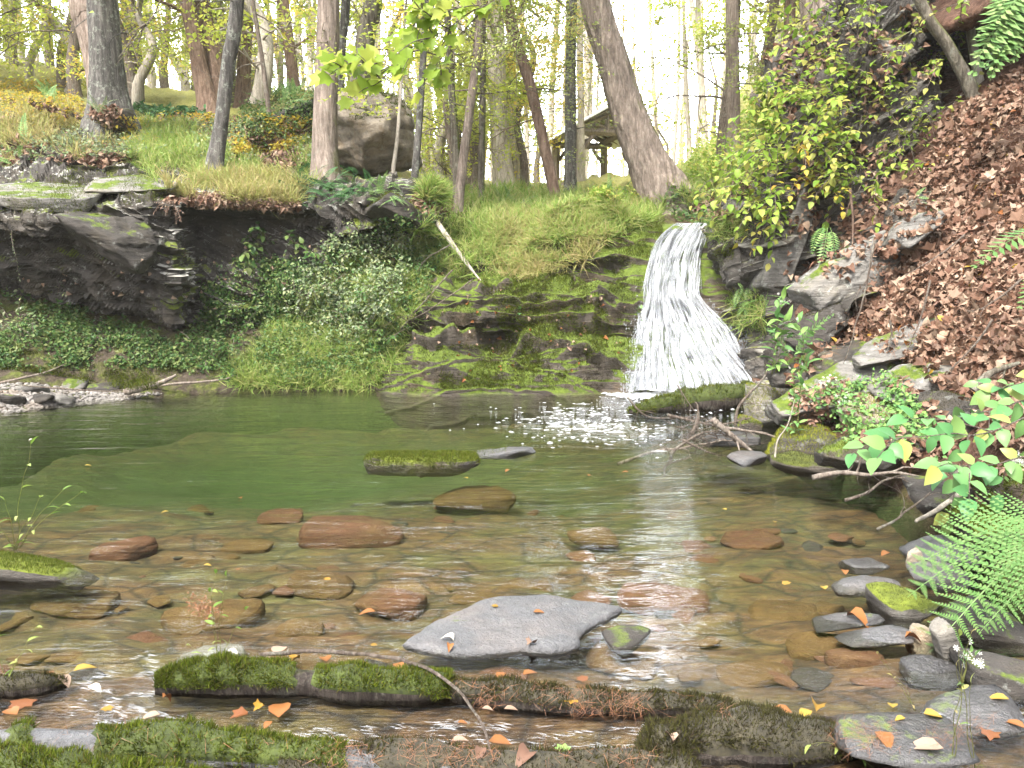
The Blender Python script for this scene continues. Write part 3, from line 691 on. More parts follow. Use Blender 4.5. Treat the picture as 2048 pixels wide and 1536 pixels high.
for s in range(2600):
    i = int(149 - abs(rngw.normal()) * 28); j = int(np.clip(rngw.normal() * nu * .35 + nu * .5, 0, nu - 1)) if s % 2 else (0 if rngw.random() < .5 else nu - 1)
    c = G[max(0, i), j] + A([rngw.normal() * .05, -abs(rngw.normal()) * .08, abs(rngw.normal()) * .03]); r = rngw.uniform(.003, .009)
    O = A([[1, 0, 0], [-1, 0, 0], [0, 1, 0], [0, -1, 0], [0, 0, 1.8], [0, 0, -1.8]], float) * r
    mbw.add(c + O, A([[0, 2, 4], [2, 1, 4], [1, 3, 4], [3, 0, 4], [2, 0, 5], [1, 2, 5], [3, 1, 5], [0, 3, 5]]))
o = mbw.build('spray', WHW, None, True, base); o.parent = wf; o.location = (0, 0, 0); o['kind'] = 'stuff'
WHF, _nt, _ns, _lk, _b = nmat('plunge_foam'); _b.inputs['Base Color'].default_value = (.5, .52, .55, 1); _b.inputs['Roughness'].default_value = .4; _b.inputs['Alpha'].default_value = .7
# foam where the falls land
mf = MB(); c0 = A([(P(1262, 783, 9.12))[0], 8.95, 0]); c1 = A([(P(1500, 783, 9.1))[0], 8.95, 0])
for s in range(2600):
    f = rngw.random(); q = c0 * (1 - f) + c1 * f; q = q + A([rngw.normal() * .14 - .05, -abs(rngw.normal()) * (.20 if s % 3 else .5) + .04, 0])
    r = rngw.uniform(.006, .03) * (1 if s % 3 else .45)
    lat = [];  a = np.linspace(0, 2 * PI, 7)[:-1]
    V = np.vstack([np.stack([np.cos(a) * r * 1.8, np.sin(a) * r, a * 0 + .002], 1), [[0, 0, .004 + r * .5]]]) + q
    mf.add(V, A([[i, (i + 1) % 6, 6] for i in range(6)]))
for s in range(420):   # drifting streaks and bubbles
    px = rngw.normal(1190, 90); py = rngw.normal(845, 22)
    if py < 800 or (px > 1265 and py < 845): continue
    q = Pz(px, py, .001); r = rngw.uniform(.004, .012); a = np.linspace(0, 2 * PI, 9)[:-1]; ln = rngw.uniform(1.5, 9) if s % 9 == 0 else rngw.uniform(1, 2.4)
    V = np.vstack([np.stack([np.cos(a) * r * ln, np.sin(a) * r, a * 0 + .001], 1), [[0, 0, .006]]]) + q
    mf.add(V, A([[i, (i + 1) % 8, 8] for i in range(8)]))
tag(mf.build('foam', WHF), kind='stuff'); mf = MB()
GLINTW, _nt, _ns, _lk, _b = nmat('water_glints'); _b.inputs['Base Color'].default_value = (.5, .52, .55, 1); _b.inputs['Roughness'].default_value = .1; _b.inputs['Alpha'].default_value = .2
def riffle(poly, n):  # thin pale flecks paint bright-sky glints onto the rippled outflow
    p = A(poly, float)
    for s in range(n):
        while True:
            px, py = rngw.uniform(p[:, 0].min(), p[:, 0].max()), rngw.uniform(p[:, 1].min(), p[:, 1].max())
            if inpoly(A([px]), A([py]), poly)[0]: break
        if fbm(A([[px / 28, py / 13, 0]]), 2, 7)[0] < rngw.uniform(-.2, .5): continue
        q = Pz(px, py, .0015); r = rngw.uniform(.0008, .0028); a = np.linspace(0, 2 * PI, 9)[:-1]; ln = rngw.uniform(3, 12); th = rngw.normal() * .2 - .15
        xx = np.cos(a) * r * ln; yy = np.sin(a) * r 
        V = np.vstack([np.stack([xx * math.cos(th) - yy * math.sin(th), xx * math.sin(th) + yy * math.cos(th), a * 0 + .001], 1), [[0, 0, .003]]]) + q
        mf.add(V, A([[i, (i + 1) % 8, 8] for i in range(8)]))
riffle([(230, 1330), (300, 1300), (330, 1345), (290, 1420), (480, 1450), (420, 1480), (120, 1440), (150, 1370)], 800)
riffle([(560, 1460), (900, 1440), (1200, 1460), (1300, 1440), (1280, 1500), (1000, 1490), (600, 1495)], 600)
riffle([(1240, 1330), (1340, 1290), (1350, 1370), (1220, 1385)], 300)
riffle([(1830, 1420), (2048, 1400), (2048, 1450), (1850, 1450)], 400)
tag(mf.build('riffle_glints', GLINTW), kind='stuff')

# ------------------------------------------------------------------ rocks
def ico(sub):
    import bmesh
    bm = bmesh.new(); bmesh.ops.create_icosphere(bm, subdivisions=sub, radius=1)
    V = A([v.co[:] for v in bm.verts]); F = A([[v.index for v in f.verts] for f in bm.faces]); bm.free(); return V, F
ICO = {k: ico(k) for k in (3, 4, 5)}
def rockV(size, seed, sub=4, cuts=9, rnd=.5, amp=.06, lay=0.0, top=None):
    rg = np.random.default_rng(seed); D, F = ICO[sub]
    n = rg.normal(size=(cuts, 3)); n /= np.linalg.norm(n, axis=1, keepdims=True)
    n = np.vstack([n, np.eye(3), -np.eye(3)]); dd = np.concatenate([rg.uniform(.62, .95, cuts), [.92] * 6])
    if top: n = np.vstack([n, [[top[0], top[1], 1]]]); n[-1] /= np.linalg.norm(n[-1]); dd = np.append(dd, top[2])
    q = (D @ n.T) / dd; r = 1 / np.maximum(q.max(1), .4)
    V = D * (r * (1 - rnd * .3) + rnd * .3)[:, None]
    Vw = V * A(size)
    Nn = D / A(size); Nn /= np.linalg.norm(Nn, axis=1, keepdims=True)
    ms = min(size); d = amp * ms * fbm(Vw / ms * 1.3 + seed, 4, seed) + .02 * ms * fbm(Vw / ms * 7, 3, seed + 3)
    if lay: d = d + strata(Vw / ms, (.1, .1, 1), 3.2, seed + 8, lay * ms, 1.0)
    return Vw + Nn * d[:, None], F
def rotm(rz, rx=0, ry=0):
    return A(Matrix.Rotation(rz, 3, 'Z') @ Matrix.Rotation(ry, 3, 'Y') @ Matrix.Rotation(rx, 3, 'X'))
ROCKS = {}
def rock(name, c, size, mat, label, seed, rot=(0, 0, 0), sub=4, cuts=9, rnd=.5, amp=.06, lay=0, cat='rock', group=None, moss=None, top=None, mossmin=.45, nm=1500, msz=.02, mossarea=None):
    V, F = rockV(size, seed, sub, cuts, rnd, amp, lay, top); V = V @ rotm(*rot).T
    c = A(c, float)
    e = empty(name, c, label, cat, group) if moss else None
    if moss:
        mk('stone', V, F, mat, e)
        rg = np.random.default_rng(seed + 1); a, b, d = V[F[:, 0]], V[F[:, 1]], V[F[:, 2]]
        nn = np.cross(b - a, d - a); ar = np.linalg.norm(nn, axis=1); nn /= ar[:, None] + 1e-12
        cen = (a + b + d) / 3
        w_ = ar * (nn[:, 2] + .25 * fbm(cen * 6 / max(size), 3, seed) > mossmin)
        if mossarea: w_ = w_ * mossarea(cen)
        if w_.sum() > 0:
            i = rg.choice(len(F), nm, p=w_ / w_.sum()); u1 = np.sqrt(rg.random(nm))[:, None]; u2 = rg.random(nm)[:, None]
            pp = a[i] * (1 - u1) + b[i] * u1 * (1 - u2) + d[i] * u1 * u2
            n2 = nn[i] + A([0, 0, .6]); Rm = frames(n2, rg, .45)
            mo = mk('moss', *inst(MOSSB, pp - nn[i] * .003, Rm, msz * rg.uniform(.5, 1.3, nm)), moss, e, False); mo['kind'] = 'stuff'
        o = e
    else:
        o = mk(name, V, F, mat, None, True, c); tag(o, label, cat, group)
    RAW.append((V + c, F))
    return o
def rk(name, px, py, Y, wpx, hpx, dep, mat, label, seed, **k):
    """rock centred at picture (px,py), distance Y, wpx wide and hpx tall in the picture, dep metres deep"""
    return rock(name, P(px, py, Y), (M(wpx, Y) / 2, dep / 2, M(hpx, Y) / 2), mat, label, seed, **k)
# behind the left trees: the perched boulder
rock('boulder', P(742, 262, 12.6), (.66, .75, .62), ROCKWM, 'big blocky tan boulder perched on the bank behind the large straight trunk', 301, (.25, 0, -.18), 5, 10, .12, .07, .07, cat='boulder', moss=MOSSM, mossmin=.75, nm=5000, msz=.035)
rk('boulder', 598, 262, 13.4, 180, 105, 1.2, ROCKDK, 'low dark boulder under ferns left of the perched tan boulder', 302, rot=(0, 0, -.3), sub=4, lay=.06, cat='boulder', moss=MOSSM, mossmin=.6, nm=3000, msz=.03)
rk('boulder', 222, 236, 13.5, 72, 45, .6, ROCKMS, 'small rounded mossy boulder at the foot of the thickest left trunk', 303, cat='boulder')
rk('rock_slab', 790, 425, 10.05, 140, 60, 1.0, ROCKDK, 'dark slab with a mossy upper edge at the right end of the overhang', 304, rot=(.1, 0, .42), rnd=.2, lay=.05, sub=5, moss=MOSSM, mossmin=.7, nm=3000, msz=.03)
rk('rock_slab', 225, 470, 9.0, 190, 95, .8, ROCKDK, 'jagged dark slab jutting under the pale flat rock top', 305, rot=(0, .1, .45), rnd=.1, lay=.12, sub=5)
rk('rock_slab', 95, 395, 9.6, 260, 38, 1.3, ROCKLT, 'broad pale slab lying flat on the left end of the overhang', 306, rot=(.1, .25, 0), rnd=.1, lay=.08, sub=5, moss=MOSSM, mossmin=.93, nm=2500, msz=.02)
rk('rock_slab', 275, 372, 9.9, 170, 34, 1.1, ROCKLT, 'smaller pale slab right of the broad one on the overhang', 307, rot=(.2, .25, 0), rnd=.1, lay=.08, sub=5, moss=MOSSM, mossmin=.93, nm=1500, msz=.02)
# right crag
rk('rock_slab', 1572, 480, 9.0, 70, 240, .5, ROCKLT, 'upright pale grey slab leaning beside the falls', 312, rot=(0, -.1, .32), sub=5, rnd=.12, cuts=6, amp=.04)
rk('rock_slab', 1500, 440, 9.7, 130, 150, .7, ROCKLT, 'rough grey rock above and right of the falls lip', 313, rot=(0, .1, .6), sub=5, rnd=.12, lay=.08)
rk('rock_slab', 1700, 545, 7.9, 250, 90, .55, ROCKLT, 'slanting grey slab edging the leaf litter above the asters', 316, rot=(.15, .1, -.62), sub=5, rnd=.12, lay=.09)
rk('rock_slab', 1640, 655, 7.6, 150, 70, .5, ROCKDK, 'brown rock below the slanting grey slab', 317, rot=(.1, .1, -.7), sub=5, rnd=.2, lay=.08, moss=MOSSD, mossmin=.7, nm=1500)
rk('rock_slab', 1830, 460, 7.3, 110, 50, .5, ROCKLT, 'small grey slab poking from the leaf litter high on the right slope', 318, rot=(.1, .1, -.6), rnd=.1, lay=.05)
rk('rock_slab', 1690, 780, 6.5, 330, 80, .5, ROCKLT, 'long grey slab slanting across the foot of the leaf slope', 319, rot=(.1, .2, -.28), sub=5, rnd=.15, lay=.08)
rk('rock_slab', 1840, 768, 5.9, 190, 75, .45, ROCKLT, 'pale rock with a smooth face right of the long slanting slab', 320, rot=(.1, .2, -.25), sub=5, rnd=.2, lay=.05)
rk('rock', 1760, 828, 5.9, 210, 75, .5, ROCKWM, 'rock with green moss patches below the pale rock', 321, rot=(.1, .2, -.15), sub=5, rnd=.3, moss=MOSSY, mossmin=.55, nm=3500, msz=.02)
rk('rock_slab', 1650, 745, 6.9, 230, 60, .5, ROCKDK, 'damp brown ledge just above the long slanting grey slab', 334, rot=(.1, .2, -.3), sub=5, rnd=.15, lay=.08)
rk('rock_slab', 1900, 830, 5.2, 190, 60, .45, ROCKDK, 'dark mossy ledge below the pale rock toward the right edge', 335, rot=(.1, .2, -.3), sub=5, rnd=.2, lay=.08, moss=MOSSD, mossmin=.7, nm=2000, msz=.015)
rk('rock_slab', 1790, 690, 6.5, 200, 50, .4, ROCKLT, 'grey slab half buried in litter above the pale rock', 336, rot=(.1, .2, -.5), sub=5, rnd=.15, lay=.08)
rk('rock', 1740, 900, 5.0, 200, 70, .5, ROCKDK, 'dark mossy bank stone behind the reaching leafy branch', 337, rot=(.1, .1, -.2), sub=5, rnd=.4, moss=MOSSM, mossmin=.55, nm=3000, msz=.018)
rk('rock', 1527, 820, 7.2, 68, 110, .4, ROCKLT, 'upright boulder coated in yellow moss at the end of the mossy log', 322, rot=(.2, 0, .1), rnd=.5, moss=MOSSY, mossmin=.1, nm=3500, msz=.022)
rk('rock', 1590, 790, 7.3, 100, 60, .4, ROCKLT, 'grey rock topped with yellow moss above the upright mossy boulder', 323, rot=(.2, 0, -.3), rnd=.4, moss=MOSSY, mossmin=.5, nm=2000, msz=.022)
rk('rock', 1492, 850, 7.0, 56, 44, .3, ROCKMS, 'small round mossy stone behind the stick pile', 324, moss=MOSSY, mossmin=.3, nm=900)
rk('rock', 1600, 895, 5.85, 150, 55, .5, ROCKDK, 'flat dark rock with a yellow moss cushion at the water edge', 325, rot=(0, .1, -.1), rnd=.3, moss=MOSSY, mossmin=.35, nm=4000, msz=.022)
rk('rock', 1610, 930, 5.6, 160, 42, .5, ROCKMS, 'lower mossy rock sitting in the water under the yellow cushion', 326, rot=(0, .1, .04), rnd=.4, moss=MOSSD, mossmin=.3, nm=3000, msz=.015)
rk('rock', 1460, 880, 6.3, 110, 36, .4, ROCKWT, 'dark wet flat stone under the stick pile', 327, rnd=.3)
rk('rock', 1490, 918, 5.75, 90, 26, .3, ROCKGR, 'grey wet stone breaking the surface left of the lower mossy rock', 328, rnd=.3)
rk('rock', 1975, 1050, 3.7, 130, 60, .35, ROCKMT, 'round mossy mound behind the fern', 329, moss=MOSSM, mossmin=.0, nm=5000, msz=.02)
rk('rock', 1890, 1100, 3.75, 160, 50, .35, ROCKGR, 'grey slate stone between the fern and the mossy mound', 330, rot=(0, 0, -.1), rnd=.2)
rk('rock', 2030, 990, 3.9, 120, 110, .4, ROCKMS, 'mossy hummock under the big leaves at the right edge', 331, moss=MOSSM, mossmin=.0, nm=5000, msz=.025)
rk('rock', 1880, 1000, 4.1, 120, 80, .4, ROCKDK, 'dark undercut rock beneath the overhanging roots', 332, rnd=.3)
# stones in the shallows on the right
rk('rock', 1733, 1176, 3.42, 150, 40, .16, ROCKGR, 'smooth curved dark grey stone with a yellow leaf at its left tip', 340, rot=(-.12, .1, .06), rnd=1.2, amp=.10)
rk('rock', 1728, 1132, 3.7, 100, 28, .2, ROCKWT, 'flat glistening stone behind the smooth curved one', 341, rnd=.2)
rk('rock', 1800, 1212, 3.2, 160, 90, .3, ROCKMT, 'grey stone with a green moss cap left of the fern', 342, rnd=.6, top=(0, -.3, .8), moss=MOSSD, mossmin=.86, nm=2500, msz=.009)
rk('rock', 1700, 1243, 3.05, 165, 22, .12, ROCKWT, 'narrow black wet stone crossed by an orange leaf', 343, rot=(-.1, .1, -.12), rnd=.4)
rk('rock', 1745, 1275, 2.92, 180, 26, .14, ROCKGR, 'long submerged grey stone beside the narrow black one', 344, rot=(-.15, 0, -.16), rnd=.6)
rk('rock', 1865, 1345, 2.68, 140, 62, .2, ROCKWT, 'rounded black wet stone right of the drowned slabs', 345, rot=(-.1, 0, -.03), rnd=1.0, moss=MOSSD, mossmin=.9, nm=700, msz=.007)
rk('rock', 1890, 1290, 2.78, 60, 110, .1, ROCKLT, 'grey slate leaning on edge behind the rounded black stone', 346, rot=(.1, .1, -.55), rnd=.2, cuts=6)
rk('rock', 1845, 1290, 2.9, 70, 70, .15, ROCKWM, 'brown angular stone left of the leaning slate', 347, rot=(0, 0, .3), rnd=.1)
rk('rock', 2000, 1340, 2.6, 160, 60, .3, ROCKDK, 'flat dark stone at the right edge under the asters', 348, rnd=.3)
rk('rock', 1950, 1425, 2.38, 260, 40, .25, ROCKWT, 'low wet slab with water sliding over it at lower right', 349, rot=(0, .05, -.05), rnd=.5)
rk('rock', 1830, 1130, 3.6, 40, 80, .08, ROCKWM, 'thin brown slate standing up behind the smooth curved stone', 350, rot=(0, .2, -.5), rnd=.2)
rk('rock', 1870, 1150, 3.45, 140, 40, .2, ROCKGR, 'slate slab sloping down to the water beneath the fern', 351, rot=(0, .2, .25), rnd=.2)
rk('rock', 1960, 1250, 3.0, 180, 70, .4, ROCKDK, 'dark stone in the shade under the fern fronds', 352, rnd=.3)
rk('rock', 1800, 1480, 2.15, 300, 60, .3, ROCKWT, 'dark wet rock under the pale leaf and needles at the bottom right', 353, rnd=.6)
# stones out in the pool
rock('rock', Pz(842, 925, .02) + A([0, .1, -.03]), (.42, .15, .075), ROCKMT, 'long dark stone with a bright green moss top in the middle of the pool', 360, (.02, 0, .03), 5, 6, .9, .12, top=(-.12, 0, .8), moss=MOSSM, mossmin=.25, nm=16000, msz=.020)
rock('rock', Pz(1015, 906, .0), (.24, .09, .045), ROCKGR, 'small grey stone with a dab of moss just right of the long mossy one', 361, (0, 0, 0), 4, 8, .3, moss=MOSSM, mossmin=.85, nm=800, msz=.014, mossarea=lambda c: c[:, 0] < 0)
def slab_outline(poly, z0, z1, name, mat, label, seed, cat='rock', dome=.006):
    """flat water-worn slab from its waterline outline, rounded rim, real thickness"""
    pts = A([Pz(x, y, z1)[:2] for x, y in poly]); n = 140
    pts = np.vstack([pts, pts[:1]]); q = crom(pts, n + 1)[:-1]; c = q.mean(0)
    V = []; rings = 16
    prof = [(.5, -.05), (.98, z0), (1.02, z0 * .4), (1.03, z1 * .3), (1.0, z1 * .8), (.97, z1)] + [(k, z1 + dome * (1 - k * k)) for k in np.linspace(.92, .04, rings)]
    for s, z in prof:
        p = c + (q - c) * s; V.append(np.column_stack([p, np.full(n, z)]))
    V = np.vstack(V); V[:, 2] += .006 * fbm(V * 7, 4, seed) * (V[:, 2] > z1 * .5); V[:, :2] += .006 * np.column_stack([fbm(V * 14, 3, seed + 1), fbm(V * 14, 3, seed + 2)])
    V = np.vstack([V, [[*c, z1 + dome]]]); nr = len(prof)
    F = [grid_faces(nr, n, 0, True), A([[(nr - 1) * n + i, (nr - 1) * n + (i + 1) % n, nr * n] for i in range(n)])]
    o = mk(name, V - A([*c, 0]), F, mat, None, True, (*c, 0)); tag(o, label, cat)
    RAW.append((V, F[0])); return o
slab_outline([(812, 1283), (858, 1248), (905, 1228), (960, 1200), (1010, 1190), (1080, 1190), (1150, 1196), (1215, 1206), (1238, 1214), (1195, 1238), (1160, 1262), (1148, 1286), (1095, 1294), (1040, 1290), (980, 1297), (900, 1297)], -.02, .02, 'rock', ROCKSL, 'large flat grey slab rising out of the near water with leaves on top', 370)
slab_outline([(1205, 1262), (1240, 1250), (1290, 1252), (1300, 1262), (1262, 1288), (1225, 1290)], -.02, .008, 'rock', ROCKDK, 'small brown stone just right of the large flat slab', 371)
rock('rock', Pz(60, 1150, 0) + A([-.06, .05, .0]), (.34, .15, .07), ROCKMT, 'rock with bright moss at the left edge where a sapling grows', 372, (0, 0, .15), 5, 6, .6, moss=MOSSM, mossmin=.6, nm=9000, msz=.014, mossarea=lambda c: c[:, 0] < .22)
# drowned stones on the bed
SUB = [(705, 1080, 240, .11, ROCKRD, 'big reddish stone drowned in the middle of the pool', .5), (250, 1110, 150, .07, ROCKRD, 'reddish drowned stone beside the mossy rock at left', .5), (640, 1175, 150, .05, ROCKGO, 'yellow green algae stone under the near water', .6),
 (420, 1240, 230, .05, ROCKGO, 'broad drowned stone beneath the floating debris tuft', .6), (780, 1210, 170, .06, ROCKRD, 'brown drowned stone left of the flat grey slab', .5), (600, 1270, 110, .05, ROCKGO, 'small drowned stone breaking ripples above the arched twig', .6),
 (150, 1215, 180, .05, ROCKGO, 'olive drowned stone below the mossy left rock', .6), (430, 1330, 170, .03, ROCKLT, 'pale drowned slab above the left mossy log', .3), (1640, 1300, 150, .05, ROCKGO, 'brown drowned slab left of the rounded black stone', .2), (1560, 1230, 170, .04, ROCKGO, 'olive drowned slab out from the right shore', .3),
 (1720, 1330, 140, .05, ROCKRD, 'brown drowned slab nearest the rounded black stone', .2), (950, 1000, 200, .06, ROCKGO, 'olive drowned stone just below the long mossy one', .5), (1320, 1200, 220, .04, ROCKRD, 'broad brown slab lying on the bed right of the flat grey slab', .3), (1500, 1090, 150, .04, ROCKRD, 'brown drowned slab in front of the lower mossy rock', .3), (560, 1040, 110, .05, ROCKRD, 'small drowned stone beyond the big reddish one', .4), (1180, 1080, 130, .04, ROCKGO, 'small olive stone on the bed in mid pool', .4)]
for i, (px, py, wpx, h, mt, lb, rn) in enumerate(SUB):
    q = Pz(px, py, -.1); Y = q[1]; bz = float(bedz(q[0], q[1])); q = Pz(px, py, bz)
    rock('drowned_stone', q + A([0, 0, .012]), (M(wpx, Y) / 2, M(wpx, Y) * .36, min(h * .7 + .015, abs(bz) * .6)), mt, lb, 380 + i, (random.Random(i + 5).uniform(-.4, .4), 0, random.Random(i).uniform(-.1, .1)), 4, 8, max(rn, 1.2), .12, cat='stone')
# loose slates and cobbles lying all over the bed
rb = np.random.default_rng(21)
for mt_, n_, sd_ in ((ROCKGO, 95, 1), (ROCKRD, 50, 2), (ROCKDK, 30, 3)):
    mbb = MB()
    for k in range(n_):
        px, py = rb.uniform(-60, 2000), 1000 + 420 * rb.random() ** .8 if k % 3 else rb.uniform(930, 1100)
        q = Pz(px, py, -.15)
        if px > 1500 + (py - 950) * .6 + 200: continue
        q[2] = float(bedz(q[0], q[1])) + .0; s_ = rb.uniform(.03, .13) * (1.2 if k % 5 == 0 else .8)
        pv, pf = rockV((s_, s_ * rb.uniform(.5, .8), s_ * rb.uniform(.10, .2)), sd_ * 50 + k % 40, 3, 7, .5); pv = pv @ rotm(rb.uniform(0, 6.28), rb.normal() * .1, rb.normal() * .1).T
        mx_ = pv[:, 2].max(); q[2] = min(q[2], -.012 - mx_)
        mbb.add(pv + q, pf)
    tag(mbb.build('bed_stones', mt_), kind='stuff')
# pebbles and slates on the gravel spit
mbp = MB(); rp = np.random.default_rng(9)
SPIT = [(-100, 775), (60, 765), (180, 782), (330, 786), (250, 800), (120, 815), (-100, 840)]
pp, nn = pscatter(SPIT, 2600, rp)
pv, pf = rockV((1, .8, .45), 3, 3, 8, .5)
for k in range(3):
    pv, pf = rockV((1, .8, .45), 30 + k, 3, 8, .5); sel = slice(k * 850, (k + 1) * 850); n_ = len(pp[sel])
    if n_: mbp.add(*inst((pv, [pf]), pp[sel], frames(A([[0, 0, 1.]]).repeat(n_, 0), rp, .3), rp.uniform(.006, .028, n_)))
tag(mbp.build('gravel', rockmat('gravel', (.30, .28, .26), (.10, .09, .085), .0, lichen=.3, warm=(.25, .17, .10))), kind='stuff')
for i, (px, py, ww, lb) in enumerate([(65, 778, 60, 'square grey slate on the gravel spit'), (85, 795, 44, 'dark tilted slate in the middle of the gravel spit'), (150, 766, 55, 'pale grey slate at the back of the gravel spit'), (25, 800, 50, 'flat slate at the left edge of the gravel spit'), (125, 798, 44, 'small brown slate nearest the water on the spit'), (210, 775, 70, 'dark flat slate beside the driftwood butt')]):
    h_ = hit(px, py + 6); 
    if h_: rock('slate', h_[0] + A([0, 0, .02]), (M(ww, 8.5) / 2, .12, .05), [ROCKLT, ROCKDK][i % 2], lb, 410 + i, (.15, .3 * (i % 3 - 1), .1), 3, 7, .1, cat='stone', group='slates on the gravel spit')
# ------------------------------------------------------------------ trees
def trunk_mesh(pts, rad, seed, seg=36, n=110, furrow=.06, flare=1.0, fh=.5):
    pts = A(pts, float); rad = A(rad, float)
    c = crom(np.column_stack([pts, rad]), n); p = c[:, :3]; r = np.maximum(c[:, 3], .004)
    h = p[:, 2] - p[0, 2]; r = r * (1 + .55 * flare * np.exp(-np.maximum(h - .25, 0) / fh * 2.2))
    V, F = tube(p, np.ones(n), seg, False); V = V.reshape(n, seg, 3); d = V - p[:, None]
    a = np.linspace(0, 2 * PI, seg, endpoint=False)
    q = np.stack([np.cos(a)[None] * 3.2 + 0 * h[:, None], np.sin(a)[None] * 3.2 + 0 * h[:, None], h[:, None] * 1.3 + 0 * a[None]], -1).reshape(-1, 3)
    dn = (furrow * (np.abs(fbm(q * 2.2, 3, seed)) * -1.4 + .4) + .07 * fbm(q * .35, 2, seed + 4)).reshape(n, seg)
    root = np.exp(-np.maximum(h, 0) / fh * 1.8)[:, None] * .22 * flare * np.cos(a * 5 + seed)[None]
    V = p[:, None] + d * (r[:, None] * (1 + dn + root))[..., None]
    return V.reshape(-1, 3), F
def limb(mb, p0, d, L, r, rng, sub=3, droop=.15, seg=5, wig=.16):
    n = 7; pts = [A(p0, float)]; dr = A(d, float) / np.linalg.norm(d)
    for i in range(n - 1):
        dr = dr + wig * rng.normal(size=3) + A([0, 0, -droop * .2]); dr /= np.linalg.norm(dr); pts.append(pts[-1] + dr * L / (n - 1))
    pts = A(pts); mb.add(*tube(pts, np.linspace(r, r * .15, n), seg, False))
    ends = [pts[-1]]
    if sub > 0:
        for k in range(3 if L > .8 else 2):
            i = rng.integers(2, n - 1); e = (pts[i + 1 if i + 1 < n else i] - pts[i - 1]); e = e / np.linalg.norm(e) + rng.normal(size=3) * .6
            ends += limb(mb, pts[i], e, L * rng.uniform(.35, .6), r * .5, rng, sub - 1, droop, max(3, seg - 1), wig)
    return ends
def leafcloud(cent, rad, n, rng, size, T=LEAF4, flat=.6, tilt=.6):
    cent = A(cent); i = rng.integers(0, len(cent), n); d = rng.normal(size=(n, 3)); d /= np.linalg.norm(d, axis=1, keepdims=True)
    pos = cent[i] + d * (rad * rng.random(n) ** .6)[:, None] * A([1, 1, flat])
    return inst(T, pos, frames(A([[0, 0, 1.]]).repeat(n, 0), rng, tilt), size * rng.uniform(.6, 1.3, n))
def tree(pl, Y, bark, label, seed, crown=G_FOR, nleaf=1500, ztop=13, zc=6.8, R_=2.2, lsz=.11, dY=0.0, flare=1.0, furrow=.06, cat='tree', name='tree', twigs=6, group=None, seg=36, low=None):
    """pl: (px,py,width px) from the foot up"""
    rg = np.random.default_rng(seed); pts = []; rad = []
    for i, (px, py, ww) in enumerate(pl):
        y = Y + dY * i / max(1, len(pl) - 1); pts.append(P(px, py, y)); rad.append(M(ww, y) / 2)
    g = drop(pts[0][0], pts[0][1], ['ground']); 
    base = pts[0].copy(); 
    if g is not None: base[2] = min(base[2], g[2] + .05) if abs(base[2] - g[2]) < 1.2 else base[2]
    first = base - A([0, 0, .35]); pts = [first] + pts; rad = [rad[0] * 1.1] + rad
    d = pts[-1] - pts[-2]; d = d / np.linalg.norm(d); d = d * .7 + A([0, 0, .3]); d /= d[2]
    z = pts[-1][2]; r0 = rad[-1]
    for k in (1, 2, 3):
        f = k / 3; pts.append(pts[-1] + (d * (1 - f * .4) + A([0, 0, f * .4])) * (ztop - z) / 3); rad.append(r0 * (1 - .8 * f))
    e = empty(name, base, label, cat, group)
    mb = MB(); mb.add(*trunk_mesh(pts, rad, seed, seg, 120, furrow, flare, max(.25, rad[0] * 3)))
    P_ = A(pts); ends = []
    for k in range(9):
        zz = rg.uniform(min(zc - .6, ztop - 1.5), ztop - .5); i = int(np.clip(np.searchsorted(P_[:, 2], zz), 1, len(P_) - 1)); f = (zz - P_[i - 1, 2]) / (P_[i, 2] - P_[i - 1, 2] + 1e-6)
        p = P_[i - 1] * (1 - f) + P_[i] * f; az = rg.uniform(0, 2 * PI)
        ends += limb(mb, p, (math.cos(az), math.sin(az), .35), R_ * rg.uniform(.7, 1.1), max(.012, r0 * .28), rg, 2)
    for k in range(twigs):      # dead bare side branches lower down
        zz = rg.uniform(base[2] + 1.0, max(zc, base[2] + 1.6)); i = int(np.clip(np.searchsorted(P_[:, 2], zz), 1, len(P_) - 1)); f = (zz - P_[i - 1, 2]) / (P_[i, 2] - P_[i - 1, 2] + 1e-6)
        p = P_[i - 1] * (1 - f) + P_[i] * f; az = rg.uniform(0, 2 * PI)
        limb(mb, p, (math.cos(az), math.sin(az) * .6, rg.uniform(-.25, .25)), rg.uniform(.4, 1.5), .011, rg, 2, .3, 4, .2)
    mb.build('trunk', bark, e, True, base)
    if nleaf:
        V, F = leafcloud(ends, R_ * .42, nleaf, rg, lsz); mk('crown', V - base, F, crown, e, False)
    if low is not None:
        mat_, n_, sz_, zl, zh = low; mbl = MB(); cs = []
        mt = MB()
        for k in range(9):
            zz = rg.uniform(zl, zh); az = rg.uniform(0, 2 * PI); i = int(np.clip(np.searchsorted(P_[:, 2], zz), 1, len(P_) - 1)); f = (zz - P_[i - 1, 2]) / (P_[i, 2] - P_[i - 1, 2] + 1e-6)
            cs += limb(mt, P_[i - 1] * (1 - f) + P_[i] * f, (math.cos(az), math.sin(az), .1), rg.uniform(.8, 1.8), .012, rg, 2, .5, 4)
        mt.build('branch', B_TWIG, e, True, base)
        V, F = leafcloud(cs, .35, n_, rg, sz_, flat=.35, tilt=.35); mk('foliage', V - base, F, mat_, e, False)
    return e
tree([(208, 195, 48), (192, 110, 48), (175, 40, 50), (165, 0, 52)], 16.0, B_PINK, 'smooth pinkish trunk just behind the thickest left trunk', 1)
tree([(222, 232, 72), (218, 190, 64), (212, 100, 58), (205, 0, 55)], 14.0, B_GREY, 'thickest dark lichen-covered trunk at upper left', 2, R_=2.6, furrow=.05)
e3 = tree([(418, 212, 38), (400, 140, 32), (385, 60, 28), (372, 0, 26)], 18.0, B_RED, 'reddish twin-stemmed tree with a forked base', 3, furrow=.08)
